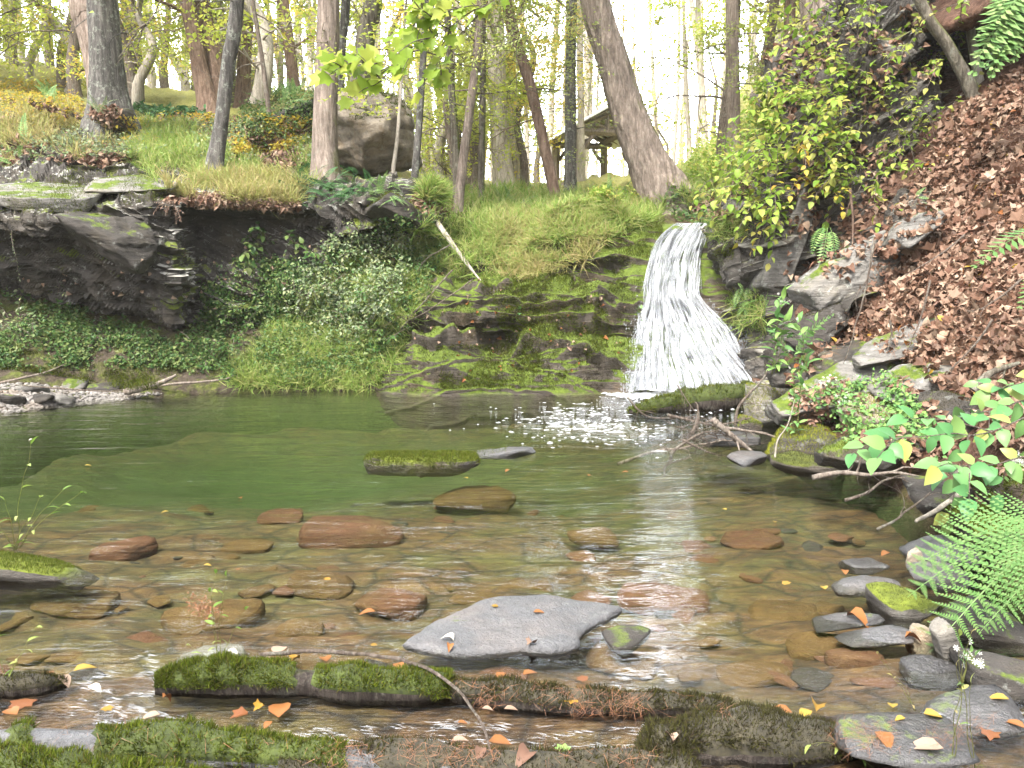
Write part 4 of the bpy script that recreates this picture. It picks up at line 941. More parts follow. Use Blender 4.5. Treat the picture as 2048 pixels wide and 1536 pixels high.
rg3 = np.random.default_rng(33); b3 = A(e3.location)
q3 = [P(428, 205, 18.2), P(432, 150, 18.3), P(420, 80, 18.4), P(400, 0, 18.5), P(380, -220, 19)]
mk('trunk', trunk_mesh(q3, [M(k, 18) / 2 for k in (44, 40, 36, 34, 20)], 34, 30, 80, .08, .3)[0] - b3, trunk_mesh(q3, [.1] * 5, 34, 30, 80)[1], B_RED, e3)
tree([(430, 335, 34), (442, 250, 27), (456, 130, 26), (474, 0, 26)], 11.6, B_GREY, 'slender lichen-spotted trunk leaning right above the rock face', 4, furrow=.03, flare=.7)
tree([(487, 186, 27), (490, 100, 25), (496, 0, 25)], 19.5, B_RED, 'straight brown trunk right of the leaning lichen-spotted one', 5, low=(G_HEM, 3500, .07, 4.5, 8))
tree([(541, 258, 10), (530, 160, 9), (515, 60, 8), (505, 0, 8)], 14.2, B_TWIG, 'thin crooked sapling with bare branches near the brown trunk', 6, nleaf=1200, ztop=8, furrow=.02, flare=.3, R_=1.2, twigs=9)
tree([(585, 156, 22), (575, 70, 22), (565, 0, 22)], 22, B_RED, 'brown trunk far behind the low dark boulder', 7, low=(G_HEM, 3000, .08, 5, 9))
tree([(563, 165, 9), (562, 80, 9), (558, 0, 9)], 23, B_PALE, 'thin trunk touching the brown one behind the low boulder', 8, nleaf=1500, ztop=10, furrow=.02)
tree([(650, 320, 50), (650, 250, 46), (654, 120, 42), (657, 0, 40)], 11.4, B_MOSS2, 'large straight pinkish trunk with a moss edge above the fern clump', 9, R_=2.6, furrow=.035, flare=.7)
tree([(680, 160, 18), (684, 80, 17), (692, 0, 17)], 15.5, B_GREY, 'narrow grey trunk right behind the large straight pinkish one', 10, nleaf=2500)
tree([(722, 190, 44), (728, 110, 38), (736, 50, 34), (748, 0, 34)], 14.6, B_MOSS, 'moss green trunk rising behind the perched tan boulder', 11, flare=.3)
tree([(826, 402, 16), (836, 280, 14), (845, 140, 13), (852, 0, 11)], 11.6, B_GREY, 'thin dark trunk at the right end of the outcrop', 12, nleaf=2500, furrow=.03, flare=.4, low=(G_FOR, 1800, .07, 3.8, 6))
tree([(786, 350, 8), (790, 310, 8), (796, 260, 7)], 12.2, B_PALE, 'short thin pale pole beside the perched boulder', 13, nleaf=500, ztop=7, furrow=.02, flare=.2, twigs=2, R_=.8)
tree([(914, 400, 17), (912, 300, 16), (903, 180, 14), (895, 30, 13)], 12.4, B_MOSS, 'slim mossy trunk crossing the foot of its leaning neighbour', 14, nleaf=2200, furrow=.04, flare=.3)
tree([(916, 425, 20), (925, 330, 18), (942, 200, 16), (958, 50, 14)], 12.0, B_MOSS2, 'slim grey trunk leaning right in front of the mossy one', 15, nleaf=2500, furrow=.04, flare=.4, low=(G_HEM, 2500, .05, 3.6, 5.6))
tree([(962, 402, 14), (964, 280, 13), (966, 130, 12), (966, 30, 11)], 13.2, B_MOSS, 'very straight slim trunk in the middle of the woods', 16, nleaf=2000, furrow=.03, flare=.3)
tree([(1012, 410, 42), (1004, 320, 38), (996, 200, 36), (990, 0, 34)], 20, B_PALE, 'thick pale furrowed trunk farther back in the centre', 17, low=(G_FOR, 5000, .08, 4.2, 8.5), furrow=.1)
tree([(1112, 404, 22), (1090, 300, 21), (1060, 170, 21), (1012, 0, 20)], 13.4, B_RED, 'smooth brown trunk slanting to the left in the centre', 18, furrow=.02, flare=.3, low=(G_HEM, 3000, .055, 4.0, 6))
tree([(1036, 400, 18), (1030, 300, 17), (1026, 180, 17), (1022, 60, 16)], 23, B_PALE, 'pale trunk just right of the thick furrowed one', 19, low=(G_FORY, 3500, .09, 4.8, 9))
tree([(1140, 388, 25), (1141, 280, 22), (1142, 120, 20), (1144, 0, 20)], 17.5, B_GREY, 'grey trunk covering the left corner of the pavilion', 20, low=(G_FORY, 2600, .075, 4.9, 7.5))
tree([(1163, 372, 16), (1162, 260, 14), (1160, 100, 13)], 24, B_PALE, 'pale trunk seen through the pavilion posts', 21, low=(G_FORY, 2000, .09, 7.5, 10.5))
tree([(1338, 412, 98), (1298, 330, 78), (1258, 230, 66), (1222, 110, 60), (1190, 0, 56)], 12.9, B_MOSS2, 'huge furrowed trunk leaning left over the top of the waterfall', 22, R_=3.0, furrow=.11, nleaf=500, zc=9.5, flare=.45, seg=64, twigs=3)
tree([(1411, 305, 15), (1404, 180, 13), (1398, 60, 11), (1395, 0, 10)], 30, B_PALE, 'faint slender trunk far beyond the giant leaning one', 23, low=(G_FOR, 4000, .11, 9, 14), ztop=20, zc=14)
tree([(1468, 345, 28), (1466, 200, 25), (1464, 0, 23)], 16.0, B_MOSS2, 'straight conifer trunk right of the waterfall top with short dead twigs', 24, twigs=16, furrow=.05, nleaf=900, zc=9.5, low=(G_HEM, 3500, .06, 4.5, 7.5))
tree([(1379, 335, 11), (1377, 260, 10), (1372, 180, 10)], 32, B_PALE, 'bare whitish far trunk between the giant and the conifer', 25, nleaf=3000, ztop=18, zc=13)
tree([(1574, 190, 24), (1577, 90, 21), (1581, 0, 20)], 15.5, B_RED, 'brown trunk half hidden by the leafy bush', 26, twigs=5)
tree([(1652, 140, 66), (1642, 60, 62), (1632, 0, 60)], 14.2, B_MOSS2, 'broad trunk standing behind the right crag', 27, R_=2.6)
tree([(1962, 235, 32), (1938, 170, 26), (1895, 90, 22), (1840, 0, 20)], 9.2, B_MOSS, 'dark mossy sapling curving left out of the right slope', 28, nleaf=2500, ztop=8, zc=5.6, R_=1.4, lsz=.08, furrow=.02, flare=.3, twigs=2)
tree([(1963, 200, 20), (1950, 120, 17), (1935, 0, 16)], 9.5, B_PALE, 'pale upright sapling crossing the dark mossy one', 29, nleaf=2500, ztop=8, zc=5.6, R_=1.4, lsz=.08, furrow=.02, flare=.3, twigs=2)

# far woods: several kinds of tree, each copied
def far_tree(seed, h, crown, bark, n, zlo, wid, lsz):
    rg = np.random.default_rng(seed); e = empty('woodland_tree', (0, 0, 0)); mb = MB()
    pts = [A([rg.normal() * .15 * k, rg.normal() * .15 * k, -.5 + (h + .5) * k / 5]) for k in range(6)]
    mb.add(*trunk_mesh(pts, np.linspace(.17, .03, 6), seed, 12, 30, .08)); ends = []
    for k in range(18):
        zz = rg.uniform(zlo, h); i = min(4, int((zz + .5) / (h + .5) * 5)); az = rg.uniform(0, 2 * PI)
        ends += limb(mb, pts[i] + (pts[i + 1] - pts[i]) * rg.random(), (math.cos(az), math.sin(az), .3), wid * rg.uniform(.5, 1.1) * (1 - .5 * (zz - zlo) / (h - zlo)), .03, rg, 1, .2, 3)
    mb.build('trunk', bark, e, True)
    mk('crown', *leafcloud(ends, .55, n, rg, lsz, flat=.5), crown, e, False)
    return e
kinds = [far_tree(500, 15, G_FOR, B_PALE, 3600, 5, 3.2, .16), far_tree(501, 14, G_FORY, B_PALE, 3600, 4, 3.0, .16), far_tree(502, 16, G_FOR, B_RED, 3300, 7, 3.2, .16), far_tree(503, 13, G_HEM, B_PALE, 4500, 3, 2.4, .12)]
small = [far_tree(510, 6, G_FOR, B_TWIG, 2600, 1.0, 1.8, .10), far_tree(511, 7.5, G_FORY, B_TWIG, 3000, 1.5, 2.0, .10), far_tree(512, 5, G_FOR, B_PALE, 2300, .8, 1.5, .09)]
LAB = {0: ('tall pale-trunked tree with a green-yellow crown deep in the bright woods', 'green-yellow trees deep in the woods'), 1: ('tall pale-trunked tree with a golden crown deep in the bright woods', 'golden trees deep in the woods'), 2: ('tall brown-trunked tree with a high crown deep in the bright woods', 'brown-trunked trees deep in the woods'), 3: ('feathery conifer deep in the bright woods', 'conifers deep in the woods'),
       4: ('low leafy green understory tree in the bright woods', 'green understory trees'), 5: ('low golden understory tree in the bright woods', 'golden understory trees'), 6: ('shrubby young tree in the bright woods', 'shrubby young trees')}
used = set()
SHORT = ['tall green-yellow tree', 'tall golden tree', 'tall brown-trunked tree', 'feathery conifer', 'low green understory tree', 'low golden understory tree', 'shrubby young tree']
MARKS = [(-200, 'the hill left of the photo edge'), (60, 'the hilltop at the left edge'), (190, 'the two thickest left trunks'), (300, 'the open ground left of the forked tree'), (410, 'the reddish forked tree'), (455, 'the leaning lichen-spotted trunk'), (510, 'the straight brown trunk'), (575, 'the low dark boulder'), (650, 'the large straight pinkish trunk'), (735, 'the perched tan boulder'),
 (800, 'the pale pole by the boulder'), (845, 'the thin dark trunk'), (905, 'the slim mossy trunk'), (965, 'the very straight slim trunk'), (1005, 'the thick pale furrowed trunk'), (1070, 'the brown trunk slanting left'), (1140, 'the pavilion corner trunk'), (1240, 'the pavilion'), (1330, 'the giant leaning trunk'), (1410, 'the faint slender trunk'), (1468, 'the dead-twigged conifer trunk'), (1575, 'the bush on the crag'), (1700, 'the top of the crag'), (1900, 'the crossing saplings')]
def place_far(kind, x, y, s, rz):
    src = (kinds + small)[kind]; z = drop(x, y, ['ground'])
    if z is None: return
    if kind in used:
        e = src.copy(); col.objects.link(e)
        for ch in [c for c in src.children]:
            c = ch.copy(); c.parent = e; col.objects.link(c)
    else: e = src; used.add(kind)
    e.location = (x, y, z[2] - .1); e.rotation_euler = (0, 0, rz); e.scale = (s, s, s)
    pxx = float(proj([[x, y, 5.0]])[0][0]); ph = min(MARKS, key=lambda q: abs(q[0] - pxx))[1]
    dist = 'just behind' if y < 24 else ('some way behind' if y < 38 else 'far behind')
    tag(e, SHORT[kind] + ' ' + dist + ' ' + ph, 'tree', LAB[kind][1])
rf = np.random.default_rng(77)
for k in range(66):
    Y = rf.uniform(19, 62) if k > 10 else rf.uniform(17, 22); px = rf.uniform(-350, 2000)
    if 1040 < px < 1420 and Y < 36: continue
    kd = int(rf.integers(0, 4)) if k % 2 else int(4 + rf.integers(0, 3))
    if Y < 24: kd = int(4 + rf.integers(0, 3))
    if 1180 < px < 1620 and kd < 4: continue      # the white gap of sky by the giant trunk
    g = XY(px, Y, 4.0); place_far(kd, g[0], g[1], rf.uniform(.8, 1.2), rf.uniform(0, 6.28))

for k in range(34):
    Y = rf.uniform(18, 30); px = rf.uniform(-150, 1080); g = XY(px, Y, 4.0); place_far(4 + k % 3, g[0], g[1], rf.uniform(.6, 1.0), rf.uniform(0, 6.28))
# the far-off wood behind them: one bright leafy mass with gaps, and the slimmest distant stems
rfw = np.random.default_rng(91); n_ = 130000
fx_ = rfw.uniform(-55, 60, n_); fy_ = rfw.uniform(44, 80, n_); fz_ = 4 + 24 * rfw.random(n_) ** 1.25
dn_ = fbm(np.stack([fx_ * .16, fy_ * .1, fz_ * .2], 1), 3, 5) + .5 * fbm(np.stack([fx_ * .6, fy_ * .3, fz_ * .7], 1), 2, 9)
fpx, fpy = proj(np.stack([fx_, fy_, fz_], 1)); gapn = 25 * vnoise(np.stack([fpy / 40, fpx * 0, fpx * 0], 1), 4)
kp = dn_ > -.1 - .35 * (fz_ < 13) + .6 * (fz_ > 15) + 1.2 * ((fpx > 1235 + gapn) & (fpx < 1455 + gapn) & (fpy < 130)) + .5 * ((fpx < 260) & (fpy < 90)); fp_ = np.stack([fx_, fy_, fz_], 1)[kp]
tag(mk('far_woods', *inst(LEAF4, fp_, frames(A([[0, -.3, 1.]]).repeat(len(fp_), 0), rfw, .7), .34 * rfw.uniform(.5, 1.2, len(fp_))), G_FAR, None, False), kind='stuff')
mbf = MB()
for k in range(90):
    px = rfw.uniform(-200, 1700); Y = rfw.uniform(34, 60); g = XY(px, Y, 5.0); z0 = drop(g[0], Y, ['ground']); z0 = 2 if z0 is None else z0[2]
    r_ = rfw.uniform(.05, .16); ln_ = rfw.normal() * .06
    p_ = [A([g[0] + ln_ * h_ + .1 * math.sin(h_ * .5 + k), Y, z0 + h_]) for h_ in (-.5, 4, 9, 15, 22)]
    mbf.add(*tube(p_, [r_ * 1.1, r_, r_ * .8, r_ * .6, r_ * .2], 7, False))
tag(mbf.build('far_trunks_forest', B_PALE), kind='stuff')
# ------------------------------------------------------------------ pavilion
PY_ = 27.0
pc = P(1213, 367, PY_); pv = empty('pavilion', pc, 'open timber pavilion with a trussed gable roof behind the giant leaning trunk', 'pavilion')
W2 = M(54, PY_); Dp = 2.9; Hh = M(92, PY_); RH = M(38, PY_); TIM = barkmat('weathered_timber', (.42, .35, .31), (.28, .23, .20), 0, 0)
ROOFM, _nt, _ns, _lk, _b = nmat('roof_metal'); _b.inputs['Base Color'].default_value = (.62, .62, .62, 1); _b.inputs['Metallic'].default_value = .3; _b.inputs['Roughness'].default_value = .4
def beam(p, q, wd, nm='beam'):
    p, q = A(p, float), A(q, float); V, F = tube([p, q], wd * .707, 4, True, ref=(0, 1, 0) if abs((q - p)[1]) < .5 * np.linalg.norm(q - p) else (0, 0, 1))
    o = mk(nm, V, F, TIM, pv, False); m = o.modifiers.new('b', 'BEVEL'); m.width = .015; m.segments = 1; return o
zA = 0.1
for x in (-W2, W2):
    for y in (0, Dp):
        V = MB()
        o = beam((x, y, -1.2), (x, y, Hh), .20, 'post'); beam((x, y, -.05), (x, y, .45), .25, 'post_plinth')
        beam((x, y, Hh * .62), (x - math.copysign(.42, x), y, Hh - .02), .10, 'brace')
for y in (0, Dp): beam((-W2 - .1, y, Hh + .08), (W2 + .1, y, Hh + .08), .17, 'tie_beam')
for x in (-W2, W2): beam((x, -.3, Hh + .22), (x, Dp + .3, Hh + .22), .15, 'wall_plate')
for y in (0, Dp):
    beam((0, y, Hh + .1), (0, y, Hh + RH), .13, 'king_post')
    for s in (-1, 1):
        beam((s * (W2 + .25), y, Hh + .1), (0, y, Hh + RH), .13, 'rafter'); beam((s * .05, y, Hh + .2), (s * W2 * .5, y, Hh + RH * .55), .09, 'strut')
for k in range(7):
    y = -.3 + (Dp + .6) * k / 6
    for s in (-1, 1): beam((s * (W2 + .4), y + .02, Hh + .14), (0, y + .02, Hh + RH + .12), .06, 'rafter')
for s in (-1, 1):
    x0, z0, x1, z1 = s * (W2 + .5), Hh + .04, -s * .0, Hh + RH + .2; a = A([x0, -.5, z0]); n_ = 46; V = []
    for yi in range(2):
        for k in range(n_):
            pass
    ys = np.linspace(-.5, Dp + .5, 60); zz = .03 * (np.abs(((ys * 2.5) % 1) - .5) < .12)
    V = np.concatenate([np.stack([np.full(60, X_), ys, Z_ + zz + t], 1) for t in (0, .05) for X_, Z_ in ((x0, z0), (x1, z1))])
    F = [grid_faces(2, 60, 0), grid_faces(2, 60, 120)]; F += [A([[0, 60, 180, 120], [59, 179, 239, 119]])]; F += [np.stack([np.arange(59), np.arange(59) + 1, np.arange(59) + 121, np.arange(59) + 120], 1), np.stack([np.arange(59) + 60, np.arange(59) + 61, np.arange(59) + 181, np.arange(59) + 180], 1)]
    mk('roof', V, F, ROOFM, pv, False)
fl = mk('deck', A([[x, y, z] for z in (-.16, -.02) for y in (-.5, Dp + .4) for x in (-W2 - .6, W2 + .9)]), A([[0, 2, 3, 1], [4, 5, 7, 6], [0, 1, 5, 4], [2, 6, 7, 3], [0, 4, 6, 2], [1, 3, 7, 5]]), TIM, pv, False)
for x in (-W2 - .4, 0, W2 + .6): beam((x, -.35, -1.6), (x, -.35, -.16), .18, 'footing')
pv.rotation_euler = (0, 0, R(12))
# ------------------------------------------------------------------ logs and sticks
def log(name, pl, Ys, rad, bark, label, seed, moss=None, mm=None, nm=6000, msz=.02, cat='log', seg=28, furrow=.08, z=None, mossup=.1, zs=None):
    """pl: picture points along the axis; Ys distance or None with z heights"""
    pts = []
    for i, (px, py) in enumerate(pl):
        pts.append(Pz(px, py, zs[i]) if zs is not None else P(px, py, Ys[i]))
    pts = A(pts); n = 70; c = crom(np.column_stack([pts, np.broadcast_to(rad, (len(pts),))]), n); p = c[:, :3]; r = c[:, 3]
    r = r * (1 + .20 * vnoise(np.column_stack([np.arange(n) * .16, p[:, 1], p[:, 2]]) + seed, seed))
    V, F = tube(p, r, seg, True); k = n * seg; Vr = V[:k].reshape(n, seg, 3); d = Vr - p[:, None]
    a = np.linspace(0, 2 * PI, seg, endpoint=False); q = np.stack([np.cos(a)[None] * 2 + 0 * r[:, None], np.sin(a)[None] * 2 + 0 * r[:, None], (np.arange(n) * (np.linalg.norm(pts[-1] - pts[0]) / n) * 4)[:, None] + 0 * a[None]], -1).reshape(-1, 3)
    dn = (furrow * fbm(q * 1.6, 4, seed)).reshape(n, seg); Vr = p[:, None] + d * (1 + dn)[..., None]; V[:k] = Vr.reshape(-1, 3)
    base = p[n // 2].copy()
    RAW.append((V, F[0]))
    if moss is None:
        o = mk(name, V - base, F, bark, None, True, base); return tag(o, label, cat)
    e = empty(name, base, label, cat); mk('wood', V - base, F, bark, e)
    rg = np.random.default_rng(seed); u = rg.random(nm); aa = rg.random(nm) * 2 * PI; i = np.clip((u * (n - 1)).astype(int), 0, n - 2); j = (aa / (2 * PI) * seg).astype(int) % seg
    pos = Vr[i, j] + (Vr[i + 1, j] - Vr[i, j]) * rg.random(nm)[:, None] + (Vr[i, (j + 1) % seg] - Vr[i, j]) * rg.random(nm)[:, None]
    nn = pos - p[i]; nn /= np.linalg.norm(nn, axis=1, keepdims=True) + 1e-9
    fx = pos[:, 0]; keep = nn[:, 2] > mossup + .35 * vnoise(pos * 9, seed) 
    if mm is not None: keep &= mm(proj(pos)[0])
    pos, nn = pos[keep], nn[keep]; cl_ = fbm(pos * 26, 2, seed + 6); kk_ = cl_ > -.95; pos, nn, cl_ = pos[kk_], nn[kk_], cl_[kk_]
    hump = .5 + .5 * vnoise(pos * 14, seed + 3); pos = pos + nn * (hump * msz * 1.4 + .001)[:, None]
    mo = mk('moss', *inst(MOSSB, pos - base, frames(nn + A([0, 0, .35]), rg, .5), msz * rg.uniform(.6, 1.7, len(pos)) * np.clip(1 + .6 * cl_, .7, 1.8)), moss, e, False); mo['kind'] = 'stuff'
    # cushion under the blades
    hv = (.5 + .5 * vnoise(Vr.reshape(-1, 3) * 14, seed + 3)).reshape(n, seg); nr = Vr - p[:, None]; nr /= np.linalg.norm(nr, axis=2, keepdims=True)
    ok = np.clip((nr[..., 2] - mossup) * 4, 0, 1)
    if mm is not None: ok = ok * mm(proj(Vr)[0]).reshape(n, seg)
    mk('moss_cushion', (Vr + nr * ((hv * msz * 1.1 + .001) * ok - .004 * (1 - ok))[..., None]).reshape(-1, 3) - base, grid_faces(n, seg, 0, True), MOSSBASE if moss is not MOSSD else DULLBASE, e)
    return e
DULLBASE, _nt, _ns, _lk, _b = nmat('dull_moss_base')
_lk.new(ramp(_nt, noise(_nt, texco(_nt, src='Pos'), 40, 5, .7), [(.3, (.010, .009, .006)), (.7, (.045, .038, .02))]), _b.inputs['Base Color']); _b.inputs['Roughness'].default_value = .9
log('mossy_log', [(1262, 826), (1330, 812), (1400, 802), (1500, 792)], None, [.02, .085, .11, .12], B_DARK, 'moss covered log sloping from the right bank into the pool below the falls', 601, MOSSM, None, 9000, .022, zs=[.0, .03, .07, .10])
log('mossy_log', [(310, 1372), (380, 1362), (480, 1358), (600, 1366), (750, 1374), (900, 1380)], None, [.03, .05, .056, .045, .056, .036], B_DARK, 'low mossy log lying across the outflow under the arched twig', 602, MOSSM, lambda x: ((x < 590) | (x > 628)), 34000, .012, zs=[.02, .02, .025, .02, .02, .01])
log('rotting_log', [(880, 1385), (1000, 1392), (1150, 1408), (1300, 1412), (1460, 1420)], None, [.03, .04, .035, .032, .02], B_DARK, 'dark rotting log strewn with needles and leaves right of the low mossy log', 603, MOSSD, None, 16000, .011, zs=[.0, .01, .01, .01, .0])
log('rotting_log', [(-120, 1385), (0, 1378), (80, 1372), (135, 1366)], None, [.04, .035, .03, .015], B_DARK, 'short dark log end poking in from the left edge', 604, MOSSD, None, 5000, .009, zs=[.0, .01, .01, -.01])
log('mossy_log', [(-150, 1500), (50, 1498), (200, 1500), (400, 1505), (620, 1520), (760, 1540), (900, 1570)], None, [.05, .05, .052, .055, .055, .045, .04], ROCKGR, 'thick grey log with long green moss along the bottom left edge', 605, MOSSM, lambda x: (x > 190) & (x < 690) | (x < 60) & (x > 20), 36000, .012, zs=[-.01, 0, 0, 0, 0, -.01, -.02])
log('mossy_log', [(-150, 1560), (0, 1545), (120, 1550), (260, 1560), (420, 1590)], None, [.05, .045, .045, .04, .03], B_DARK, 'nearest bright moss hump in the bottom left corner', 606, MOSSM, None, 14000, .013, zs=[.03, .03, .03, .02, .0])
log('mossy_log', [(1290, 1530), (1340, 1500), (1440, 1486), (1560, 1490), (1720, 1500)], None, [.03, .065, .078, .075, .05], B_DARK, 'stubby log with dull brown moss and a curled leaf at bottom right', 607, MOSSD, None, 26000, .011, zs=[-.02, 0, 0, 0, -.02])
log('log', [(1560, 1452), (1700, 1450), (1850, 1440)], None, [.028, .028, .02], B_DARK, 'bare dark log behind the stubby mossy one', 608, None, zs=[.0, .0, .0])
log('wet_ledge', [(560, 1565), (760, 1530), (1000, 1548), (1250, 1535), (1400, 1560)], None, [.04, .05, .05, .05, .04], ROCKWT, 'dark needle covered ledge at the bottom centre edge', 609, MOSSD, None, 14000, .010, cat='ledge', zs=[-.02, -.01, -.01, -.01, -.02])
# driftwood
log('driftwood', [(248, 784), (290, 776), (330, 762), (352, 750)], [8.55, 8.6, 8.65, 8.7], [.035, .035, .028, .012], B_DRIFT, 'bleached driftwood limb lying at the end of the gravel spit', 620, cat='driftwood', seg=10)
log('driftwood', [(285, 778), (345, 768), (400, 764), (450, 758), (468, 750)], [8.8, 8.8, 8.85, 8.9, 8.95], [.014, .014, .012, .008, .004], B_DRIFT, 'thinner driftwood branch behind the bleached limb', 621, cat='driftwood', seg=8)
log('driftwood', [(-20, 770), (40, 757), (90, 745), (130, 728)], [8.4, 8.5, 8.7, 8.9], [.013, .012, .01, .004], B_DRIFT, 'pale stick slanting across the left end of the gravel spit', 622, cat='driftwood', seg=8)
log('driftwood', [(30, 770), (110, 776), (200, 782), (290, 786)], [8.4, 8.45, 8.5, 8.6], [.008, .009, .007, .003], B_TWIG, 'long thin stick lying flat along the gravel spit', 623, cat='driftwood', seg=6)
log('root', [(20, 282), (80, 300), (150, 322), (215, 318), (280, 318)], [11.9, 11.7, 11.5, 11.5, 11.6], [.05, .06, .055, .05, .02], B_DARK, 'dark exposed root crawling over the pale rock top', 624, cat='root', seg=12)
log('root', [(60, 205), (120, 218), (170, 240)], [14.5, 14.2, 13.8], [.05, .05, .02], B_DARK, 'dark dead root left of the thickest trunk', 625, cat='root', seg=10)
log('root', [(1340, 408), (1385, 412), (1420, 430), (1450, 440)], [12.7, 12.5, 12.2, 12.0], [.22, .16, .09, .04], B_MOSS, 'thick mossy root running right from the giant leaning trunk', 626, cat='root', seg=18)
log('fallen_pole', [(865, 430), (885, 460), (912, 498), (940, 535), (962, 562)], [10.6, 10.3, 10.1, 9.95, 9.8], [.035, .03, .025, .018, .008], B_PALE, 'pale fallen pole slanting down the weedy bank in the centre', 627, cat='branch', seg=10)
log('root', [(770, 372), (815, 392), (850, 402), (885, 412)], [11.0, 11.2, 11.4, 11.6], [.07, .07, .05, .03], B_RED, 'reddish rotten log behind the right end of the outcrop', 628, cat='log', seg=12)
def stick(pl, Y, r, label, seed, mat=B_TWIG, tw=4, name='stick', group=None, zs=None, r1=None):
    rg = np.random.default_rng(seed); mb = MB(); ys = Y if isinstance(Y, (list, tuple)) else [Y] * len(pl)
    pts = A([P(px, py, y) if zs is None else Pz(px, py, zs[i]) for i, ((px, py), y) in enumerate(zip(pl, ys))])
    c = crom(pts, 40); L = np.linalg.norm(c[-1] - c[0]); c[1:-1] += .006 * L * np.stack([fbm(c[1:-1] * 9 + k * 7, 2, seed) for k in range(3)], 1)
    mb.add(*tube(c, np.linspace(r, r1 if r1 is not None else r * .35, 40) * (1 + .12 * vnoise(np.arange(40)[:, None] * A([[.7, 0, 0]]), seed)), 9))
    for k in range(tw):
        i = rg.integers(8, 38); d = c[min(i + 2, 39)] - c[i - 2]; d /= np.linalg.norm(d) + 1e-9
        limb(mb, c[i], d + rg.normal(size=3) * .55, L * rg.uniform(.15, .4), r * .4, rg, 1, .3, 5, .22)
    o = mb.build(name, mat, None, True, c[0]); return tag(o, label, 'stick' if name == 'stick' else 'twig', group)
stick([(520, 1310), (620, 1304), (720, 1306), (800, 1318), (880, 1352), (940, 1410), (975, 1475), (988, 1545)], [2.68, 2.66, 2.62, 2.55, 2.44, 2.28, 2.14, 2.04], .0075, 'long lichen-spotted twig arching over the mossy log', 640, B_TWIG, 0, 'arched_twig')
STK = [([(1236, 928), (1300, 905), (1380, 893), (1450, 880)], 6.1, .013, 'bleached stick reaching farthest left out of the pile over the water'),
 ([(1335, 830), (1400, 845), (1440, 850), (1500, 835)], 6.5, .013, 'curved stick across the top of the pile'),
 ([(1425, 838), (1460, 868), (1515, 912)], 5.9, .026, 'thickest peeled stick sloping down from the pile'),
 ([(1470, 850), (1480, 810), (1520, 765), (1535, 740)], 6.6, .014, 'upright forked stick rising behind the pile'),
 ([(1440, 855), (1500, 862), (1580, 880)], 6.0, .013, 'straight grey stick lying rightward on the pile'),
 ([(1385, 865), (1396, 840), (1395, 810)], 6.3, .018, 'dark twisted stub in the middle of the pile'),
 ([(1340, 925), (1350, 900), (1395, 870), (1430, 862)], 6.0, .014, 'stick bending into the water on the near side of the pile'),
 ([(1330, 952), (1330, 935), (1345, 925), (1380, 915)], 5.8, .008, 'thin hooked twig dipping into the pool'),
 ([(1365, 880), (1420, 905), (1470, 915)], 6.0, .010, 'low stick lying behind the grey wet stone'),
 ([(1255, 795), (1290, 830), (1340, 836), (1400, 832)], 6.5, .008, 'thin springy twig bowing over the mossy log'),
 ([(1355, 770), (1370, 795), (1395, 830)], 6.4, .006, 'fine twig standing against the falling water')]
for i, (pl, Y, r, lb) in enumerate(STK): stick(pl, Y, r, lb, 650 + i, B_DRIFT if i in (0, 2, 4) else B_TWIG, 5, group='sticks piled below the falls')
rs = np.random.default_rng(66); mb = MB()
for k in range(46):
    a = rs.normal(1410, 38), rs.normal(878, 14); q = P(a[0], a[1], rs.uniform(5.95, 6.3)); an = rs.uniform(0, 2 * PI); limb(mb, q, (math.cos(an), math.sin(an), rs.normal() * .2), rs.uniform(.15, .4), .004, rs, 1, .1, 4)
tag(mb.build('twig_litter', B_TWIG), 'tangle of fine twigs caught in the stick pile', 'twigs', kind='stuff')
stick([(1860, 930), (1905, 940), (1930, 975), (1880, 1015), (1832, 1043)], [4.0, 3.95, 3.9, 3.75, 3.6], .022, 'pale mottled root end hooking down to the water below the big leaves', 670, B_PALE, 1, name='stick')
stick([(1625, 955), (1680, 945), (1730, 950), (1790, 945), (1850, 955)], [4.6, 4.6, 4.5, 4.4, 4.3], .016, 'crooked wet root lying at the waterline under the big leaves', 671, B_DRIFT, 4)
stick([(1755, 1060), (1790, 1040), (1830, 1010), (1860, 985)], [3.5, 3.6, 3.8, 3.9], .007, 'thin dark twig hanging over the water at right', 672, B_TWIG, 2)
stick([(1690, 1000), (1735, 985), (1770, 960), (1810, 955)], [4.1, 4.1, 4.2, 4.2], .009, 'short broken twig touching the water near the big leaves', 673, B_TWIG, 3)
stick([(1550, 915), (1556, 880), (1575, 850), (1590, 800)], 5.4, .006, 'pale dry stalk leaning before the yellow moss cushion', 674, B_PALE, 1)
stick([(1945, 780), (1985, 745), (2040, 725)], 4.9, .03, 'thick yellowish branch low on the leaf slope at the right edge', 675, B_MOSS, 1)
stick([(1700, 380), (1706, 440), (1704, 500)], 8.2, .014, 'thin brown stem standing in the leaf litter', 676, B_RED, 1)
for i, (a, b, Y) in enumerate([((1750, 480), (1690, 720), 6.6), ((1860, 560), (1815, 700), 6.1), ((1985, 640), (1900, 740), 5.4), ((1930, 470), (1830, 540), 6.6), ((1780, 640), (1775, 700), 6.3), ((2040, 560), (1960, 620), 5.8)]):
    stick([a, ((a[0] + b[0]) / 2 + 6, (a[1] + b[1]) / 2), b], Y, .009, ['long straight twig sloping on the upper leaf litter', 'twig lying in the middle of the leaf slope', 'stout twig low on the leaf slope near the right edge', 'short twig high on the leaf slope', 'small twig beside the slanting grey slab', 'twig crossing the leaves at the far right edge'][i], 680 + i, B_TWIG, 3)
